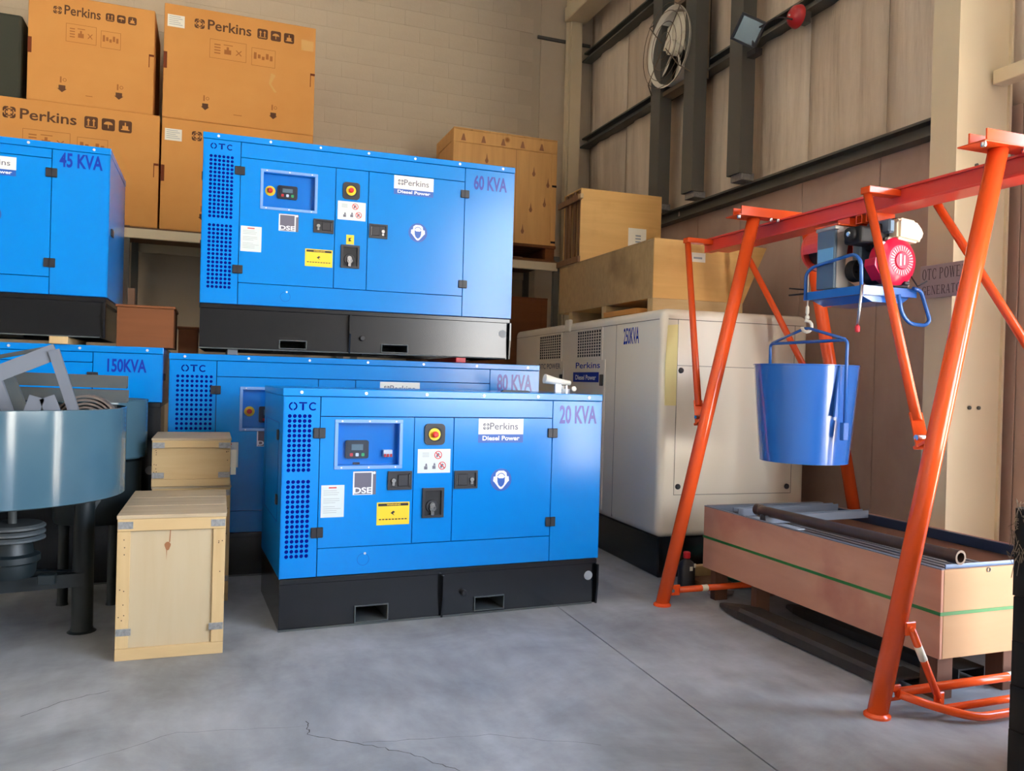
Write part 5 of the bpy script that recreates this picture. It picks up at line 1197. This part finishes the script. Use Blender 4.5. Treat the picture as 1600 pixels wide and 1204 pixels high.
o = tag(obj('steel_support', bm, STEELD), 'dark steel side supports under the rails in the long crate', 'support'); o.location = (LX0 + 0.02, LY0 + 0.0, 0.25)
for y, lab in ((4.50, 'grey cross bar at the far end of the long crate, against its end'), (4.22, 'grey cross bar of the long crate, nearer to the pipe end')):
    bm = new(); tube(bm, [(0, 0, 0), (0.88, 0.06, 0)], 0.01, sect=chan(0.055, 0.05)); o = tag(obj('cross_bar', bm, STEELG), lab, 'bar', 'cross bars in the long crate'); o.location = (LX0 + 0.05, y, 0.624)
bm = new(); box(bm, 0, 0.18, 0, 0.5, 0, 0.006); o = tag(obj('zinc_sheet', bm, ZSHEET), 'bright zinc sheet strip in the far left corner of the long crate', 'sheet'); o.location = (LX0 + 0.03, 4.02, 0.588)
bm = new(); prism(bm, [(0, 0), (0.09, 0), (0.09, 0.006), (0.006, 0.006), (0.006, 0.05), (0, 0.05)], 'x', 0, 0.9); o = tag(obj('angle_rail', bm, BRAIL), 'blue grey angle rail along the near end of the long crate', 'rail'); o.location = (LX0 + 0.06, LY0 + 0.03, 0.586)
bm = new(); box(bm, 0, 0.03, 0, 1.86, 0, 0.06, 0.002); o = tag(obj('side_rail', bm, mat('navy_rail', rgb(38, 48, 72), 0.4)), 'dark navy steel rail along the wall side of the long crate', 'rail'); o.location = (LX1 - 0.055, LY0 + 0.04, 0.56)
# pipe resting on the crate
bm = new()
lathe(bm, [(0.031, 0.0), (0.031, 1.43), (0.036, 1.435), (0.036, 1.475), (0.030, 1.48), (0.026, 1.48), (0.024, 1.4), (0.024, 0.05), (0.024, 0.0)], (0, 0, 0), 'y', 24, closed=True)
o = tag(obj('steel_pipe', bm, PIPEM), 'rusty brown steel pipe lying on the long open crate', 'pipe'); o.location = (3.365, 2.86, 0.668); o.rotation_euler = (0, 0, 0.033)
bm = new(); lathe(bm, [(0.035, 0.0), (0.035, 0.06), (0.03, 0.06), (0.03, 0.0)], (0, 0, 0), 'y', 24, closed=True); obj('pipe_collar', bm, PIPEM, o)

# ---------------------------------------------------------------- things on the floor at the right
def fork(label, x, y0, y1, rz=0.0):
    L = y1 - y0; bm = new(); n = 10; rows = []
    for i in range(n + 1):
        u = i / n; y = L * u; k = 1 - max(0, (u - 0.82) / 0.18) ** 1.6 * 0.75; hw = 0.085 * k; h = 0.075 * (1 - 0.6 * max(0, (u - 0.8) / 0.2))
        rows.append([bm.verts.new(p) for p in ((-hw, y, 0.008), (-hw, y, h * 0.75), (-hw * 0.75, y, h), (hw * 0.75, y, h), (hw, y, h * 0.75), (hw, y, 0.008))])
    fs = []
    for A, B in zip(rows[:-1], rows[1:]):
        for j in range(6): fs.append(bm.faces.new((A[j], A[(j + 1) % 6], B[(j + 1) % 6], B[j])))
    bm.faces.new(rows[-1]); bm.faces.new(rows[0]); bmesh.ops.recalc_face_normals(bm, faces=bm.faces[:])
    t = tag(obj('fork_sleeve', bm, RUBBER), label, 'fork', 'fork sleeves under the long crate'); t.location = (x, y0, 0); t.rotation_euler = (0, 0, rz)
    bm = new(); k = 0.008
    box(bm, -0.088, 0.088, -0.14, 0.0, 0.07, 0.078); box(bm, -0.088, -0.08, -0.14, 0.0, 0.008, 0.07); box(bm, 0.08, 0.088, -0.14, 0.0, 0.008, 0.07); obj('open_end', bm, RUBBER, t)
    bm = new()
    for y in (0.15, L * 0.7): lathe(bm, [(0.02, -0.06), (0.02, 0.06)], (0, y, 0.02), 'x', 12)
    obj('roller', bm, PLASTIC, t)
    return t
fork('long black steel fork lying on the floor left of the long crate', 3.19, 3.10, 4.50, 0.0)
fork('second black steel fork under the long crate, nearer the wall', 3.60, 3.12, 4.35, 0.0)
bm = new(); tube(bm, bend([(0, 0, 0.02), (0.1, 0, 0.10), (0.2, -0.03, 0.09), (0.24, -0.05, 0.02)], 0.05, 5), 0.017, 10); o = tag(obj('bent_tube', bm, RUBBER), 'short bent black tube on the floor behind the crate foot', 'tube'); o.location = (3.34, 3.04, 0.0); o.scale = (0.6, 0.6, 0.8)
t = thing('oil_bottle', 'black plastic bottle with red cap beside the orange leg', 'bottle', (3.27, 5.06, 0))
bm = new(); lathe(bm, [(0.055, 0.0), (0.062, 0.008), (0.062, 0.14), (0.05, 0.17), (0.022, 0.19), (0.02, 0.205)], (0, 0, 0), 'z', 20); obj('body', bm, PLASTIC, t)
bm = new(); lathe(bm, [(0.024, 0.2), (0.026, 0.205), (0.026, 0.24), (0.02, 0.246)], (0, 0, 0), 'z', 16); obj('cap', bm, REDCAP, t)
bm = new(); box(bm, -0.012, 0.012, -0.0635, -0.062, 0.12, 0.15); box(bm, 0.025, 0.04, -0.06, -0.056, 0.14, 0.17); obj('label_spot', bm, PAPER, t)
bm = new(); rnd = random.Random(4)
bmesh.ops.create_icosphere(bm, subdivisions=3, radius=1.0)
for v in bm.verts:
    n_ = 1 + 0.15 * math.sin(5 * v.co.x + 2) * math.cos(4 * v.co.y) + rnd.uniform(-.04, .04); v.co = Vector((v.co.x * 0.2 * n_, v.co.y * 0.17 * n_, max(-0.075, v.co.z * 0.085 * n_)))
for f_ in bm.faces: f_.smooth = True
o = tag(obj('plastic_bag', bm, BAGG), 'crumpled green plastic bag on the floor under the far end of the long crate', 'bag'); o.location = (3.76, 4.98, 0.076)
for lab, x, y, z, sx_, sy_, sz_, m in (('brown wooden block lying under the far corner of the long crate', 3.43, 4.98, 0.0, .10, .12, .055, SLATW), ('pale board on the floor near the bottle by the white generator', 3.50, 5.16, 0.0, .12, .03, .12, BATTEN), ('grey stone lump on the floor just left of the long black fork', 3.37, 4.78, 0.0, .08, .05, .04, SIGNM)):
    bm = new(); box(bm, -sx_, sx_, -sy_, sy_, 0, sz_, 0.012, 2)
    for v in bm.verts: v.co += Vector((random.uniform(-.006, .006), random.uniform(-.006, .006), 0))
    o = tag(obj('wood_block' if m is not SIGNM else 'stone_lump', bm, m), lab, 'block'); o.location = (x, y, z)

# dark rough post at the right edge, stack out of view added to block daylight
t = thing('post_with_light_block', 'dark rough post with frayed sacking at the right edge, extended unseen as a light-blocking stack', 'timber', (2.60, 2.0, 0))
rnd = random.Random(9)
for i in range(7):
    z0 = i * 0.152
    for q in range(3):
        bm = new(); jx = 0.0 if q == 0 else 0.0; x0, x1 = q * 0.33 + (rnd.uniform(-.005, .005) if q == 0 else 0), q * 0.33 + 0.325
        ye = x0 * 0.3 + rnd.uniform(-.004, .004)
        prism(bm, [(x0, ye), (x0 + 0.012, ye + 0.006), (x1, ye + 0.095), (x1, -3.2), (x0, -3.2)], 'z', z0 + 0.002, z0 + 0.150)
        obj('timber', bm, DARKW, t)
bm = new()
for k in range(120):
    x, y, z = rnd.uniform(-0.006, 0.03), rnd.uniform(-0.12, 0.012), rnd.uniform(0.86, 1.066)
    tube(bm, bend([(x, y, z), (x - rnd.uniform(0, .012), y + rnd.uniform(0, .012), z + rnd.uniform(-.01, .04)), (x - rnd.uniform(0, .02), y + rnd.uniform(-.01, .02), z + rnd.uniform(-.05, .05))], 0.02, 2), 0.0012, 4)
o = obj('frayed_fibres', bm, FIBRE, t); o['kind'] = 'stuff'

# ---------------------------------------------------------------- on the right wall
t = thing('wall_sign', 'grey sign board with dark capitals fixed to the steel column', 'sign', (4.322, 0, 0))
bm = new(); box(bm, -0.006, 0.0, 3.675, 4.035, 2.055, 2.268, 0.001); obj('board', bm, SIGNM, t)
def serif_polys(ch):
    """one roman capital as polygons in a unit box"""
    q = lambda a, b, c, d: [(a, c), (b, c), (b, d), (a, d)]
    P = []; TK, TN = 0.2, 0.08
    def stem(x, w=TK, z0=0.0, z1=1.0, top=True, bot=True):
        P.append(q(x, x + w, z0, z1))
        if top: P.append(q(x - 0.09, x + w + 0.09, z1 - 0.05, z1))
        if bot: P.append(q(x - 0.09, x + w + 0.09, z0, z0 + 0.05))
    def arc(cx, cz, rx, rz, ix, iz, a0, a1, n=18):
        for i in range(n):
            t0, t1 = a0 + (a1 - a0) * i / n, a0 + (a1 - a0) * (i + 1) / n
            P.append([(cx + ix * math.cos(t0), cz + iz * math.sin(t0)), (cx + rx * math.cos(t0), cz + rz * math.sin(t0)), (cx + rx * math.cos(t1), cz + rz * math.sin(t1)), (cx + ix * math.cos(t1), cz + iz * math.sin(t1))])
    def diag(x0, z0, x1, z1, w): P.append([(x0, z0), (x0 + w, z0), (x1 + w, z1), (x1, z1)])
    def bowl(x): arc(x, 0.74, 0.5, 0.26, 0.3, 0.2, -PI / 2, PI / 2); P.append(q(x - 0.05, x, 0.94, 1.0)); P.append(q(x - 0.05, x, 0.48, 0.54))
    if ch == 'O': arc(0.5, 0.5, 0.5, 0.5, 0.28, 0.44, 0, 2 * PI, 28)
    elif ch in 'CG':
        arc(0.55, 0.5, 0.52, 0.5, 0.32, 0.44, 0.75, 2 * PI - 0.75, 24); P.append(q(0.86, 0.93, 0.66, 0.95)); P.append(q(0.86, 0.93, 0.05, 0.3))
        if ch == 'G': P.append(q(0.75, 0.93, 0.05, 0.45)); P.append(q(0.62, 1.0, 0.40, 0.45))
    elif ch == 'T': stem(0.4, top=False); P.append(q(0.02, 0.98, 0.93, 1.0)); P.append(q(0.02, 0.08, 0.75, 0.93)); P.append(q(0.92, 0.98, 0.75, 0.93))
    elif ch == 'P': stem(0.12); bowl(0.42)
    elif ch == 'R': stem(0.12); bowl(0.42); diag(0.75, 0.0, 0.4, 0.5, 0.22); P.append(q(0.7, 1.05, 0.0, 0.05))
    elif ch == 'E':
        stem(0.12); P.append(q(0.3, 0.9, 0.94, 1.0)); P.append(q(0.3, 0.95, 0.0, 0.06)); P.append(q(0.3, 0.7, 0.49, 0.54)); P.append(q(0.84, 0.9, 0.76, 0.94)); P.append(q(0.89, 0.95, 0.06, 0.26)); P.append(q(0.66, 0.7, 0.4, 0.63))
    elif ch == 'N': stem(0.1, TN, bot=True); stem(0.85, TN, top=True, bot=False); diag(0.76, 0.0, 0.08, 1.0, 0.2)
    elif ch == 'A': diag(0.04, 0.0, 0.46, 1.0, TN); diag(0.74, 0.0, 0.42, 1.0, 0.2); P.append(q(0.22, 0.76, 0.3, 0.36)); P.append(q(-0.06, 0.24, 0.0, 0.05)); P.append(q(0.66, 1.04, 0.0, 0.05))
    elif ch == 'W':
        diag(0.24, 0.0, 0.04, 1.0, 0.16); diag(0.28, 0.0, 0.5, 1.0, 0.06); diag(0.66, 0.0, 0.46, 1.0, 0.16); diag(0.7, 0.0, 0.92, 1.0, 0.06); P.append(q(-0.06, 0.3, 0.95, 1.0)); P.append(q(0.8, 1.06, 0.95, 1.0))
    return P
def serif_text(body, y0, y1, z0, z1):
    adv = {' ': 0.5, 'W': 1.5}; tot = sum(adv.get(c, 1.18) for c in body); x = 0.0
    for c in body:
        a = adv.get(c, 1.18); wch = a - 0.18
        if c != ' ':
            bm = new()
            for P in serif_polys(c):
                vs = [bm.verts.new((-0.0068, y0 + (y1 - y0) * (x + 0.09 + p[0] * wch) / tot, z0 + (z1 - z0) * p[1])) for p in P]
                try: bm.faces.new(vs)
                except ValueError: pass
            obj('letter', bm, SIGNINK, t)
        x += a
serif_text('OTC POWER', 4.02, 3.69, 2.175, 2.245); serif_text('GENERATOR', 4.02, 3.69, 2.078, 2.135)

t = thing('wall_fan', 'round industrial wall fan with pale blades, high on the right wall', 'fan', (4.60, 7.74, 5.14))
bm = new(); k = 0.47
for q in ((-k, k, k - 0.05, k), (-k, k, -k, -k + 0.05), (-k, -k + 0.05, -k + .05, k - .05), (k - 0.05, k, -k + .05, k - .05)): box(bm, 0.05, 0.2, q[0], q[1], q[2], q[3], 0.002)
obj('mount_frame', bm, FANG, t)
bm = new(); box(bm, 0.205, 0.21, -k, k, -k, k); obj('back_plate', bm, DARKW, t)
bm = new(); lathe(bm, [(0.40, 0.2), (0.40, 0.02), (0.43, -0.02), (0.42, -0.02), (0.39, 0.02), (0.39, 0.2)], (0, 0, 0), 'x', 40, closed=True); obj('shroud', bm, FANB, t)
bm = new(); lathe(bm, [(0.03, -0.02), (0.08, 0.0), (0.08, 0.12)], (0, 0, 0), 'x', 20); hub = obj('hub', bm, FANB, t)
for i in range(5):
    bm = new(); rows = []
    for j in range(7):
        r = 0.07 + 0.3 * j / 6; a = 0.25 + 0.35 * (j / 6); wv = 0.25 + 0.22 * math.sin(PI * (0.25 + 0.6 * j / 6))
        rows.append([bm.verts.new((0.04 + 0.09 * s_, r * math.cos(a + (s_ - .5) * wv * 2.2), r * math.sin(a + (s_ - .5) * wv * 2.2))) for s_ in (0, 0.33, 0.66, 1)])
    for A, B in zip(rows[:-1], rows[1:]):
        for q in range(3):
            f_ = bm.faces.new((A[q], A[q + 1], B[q + 1], B[q])); f_.smooth = True
    r_ = bmesh.ops.extrude_face_region(bm, geom=bm.faces[:])
    for v in r_['geom']:
        if isinstance(v, bmesh.types.BMVert): v.co.x += 0.006
    bmesh.ops.recalc_face_normals(bm, faces=bm.faces[:])
    o = obj('blade', bm, FANB, t); o.rotation_euler = (2 * PI * i / 5 + 0.3, 0, 0)
bm = new()
for r in (0.14, 0.25, 0.36, 0.44): lathe(bm, [(r - .004, -0.075), (r, -0.079), (r + .004, -0.075), (r, -0.071)], (0, 0, 0), 'x', 36, closed=True)
for i in range(4):
    a = PI / 4 + PI / 2 * i; tube(bm, [(-0.075, 0.06 * math.cos(a), 0.06 * math.sin(a)), (-0.075, 0.45 * math.cos(a), 0.45 * math.sin(a)), (0.05, 0.6 * math.cos(a), 0.6 * math.sin(a))], 0.006, 6)
o = obj('wire_guard', bm, FANG, t)

t = thing('flood_light', 'square black floodlight tilted on the right wall', 'floodlight', (4.46, 6.14, 4.66))
k = 0.12; bm = new(); m_ = Matrix.Rotation(math.radians(40), 4, 'Z') @ Matrix.Rotation(math.radians(-22), 4, 'Y') @ Matrix.Rotation(math.radians(32), 4, 'X')
k = 0.12
for q in ((-k, k, k - 0.02, k), (-k, k, -k, -k + 0.02), (-k, -k + 0.02, -k + .02, k - .02), (k - 0.02, k, -k + .02, k - .02)): box(bm, -0.03, 0.03, q[0], q[1], q[2], q[3], 0.002, mtx=m_)
box(bm, 0.0, 0.05, -k + .015, k - .015, -k + .015, k - .015, mtx=m_); obj('housing', bm, PLASTIC, t)
bm = new(); box(bm, -0.008, -0.001, -k + .021, k - .021, -k + .021, k - .021, mtx=m_); obj('lens', bm, mat('lamp_glass', rgb(150, 165, 170), 0.08, metal=0.8), t)
bm = new(); box(bm, 0.03, 0.11, -0.06, 0.06, -0.22, -0.16, 0.003); tube(bm, [(0.06, 0, -0.17), (0.04, 0, -0.02)], 0.014, 8); tube(bm, bend([(0.04, -0.1, 0.0), (0.08, -0.3, 0.02), (0.11, -0.45, -0.06)], .1, 4), 0.008, 6); obj('bracket', bm, PLASTIC, t)

t = thing('alarm_bell', 'round red alarm bell on the right wall beside the floodlight', 'bell', (4.66, 5.74, 4.66))
bm = new(); lathe(bm, [(0.012, -0.075), (0.05, -0.068), (0.085, -0.04), (0.1, 0.0), (0.1, 0.01)], (0, 0, 0), 'x', 28); obj('gong', bm, BELL, t)
bm = new(); box(bm, 0.012, 0.12, -0.04, 0.04, -0.05, 0.05, 0.005); obj('base', bm, GREYST, t)
bm = new(); lathe(bm, [(0.008, -0.085), (0.01, -0.074)], (0, 0, 0), 'x', 8); obj('nut', bm, ZINC, t)
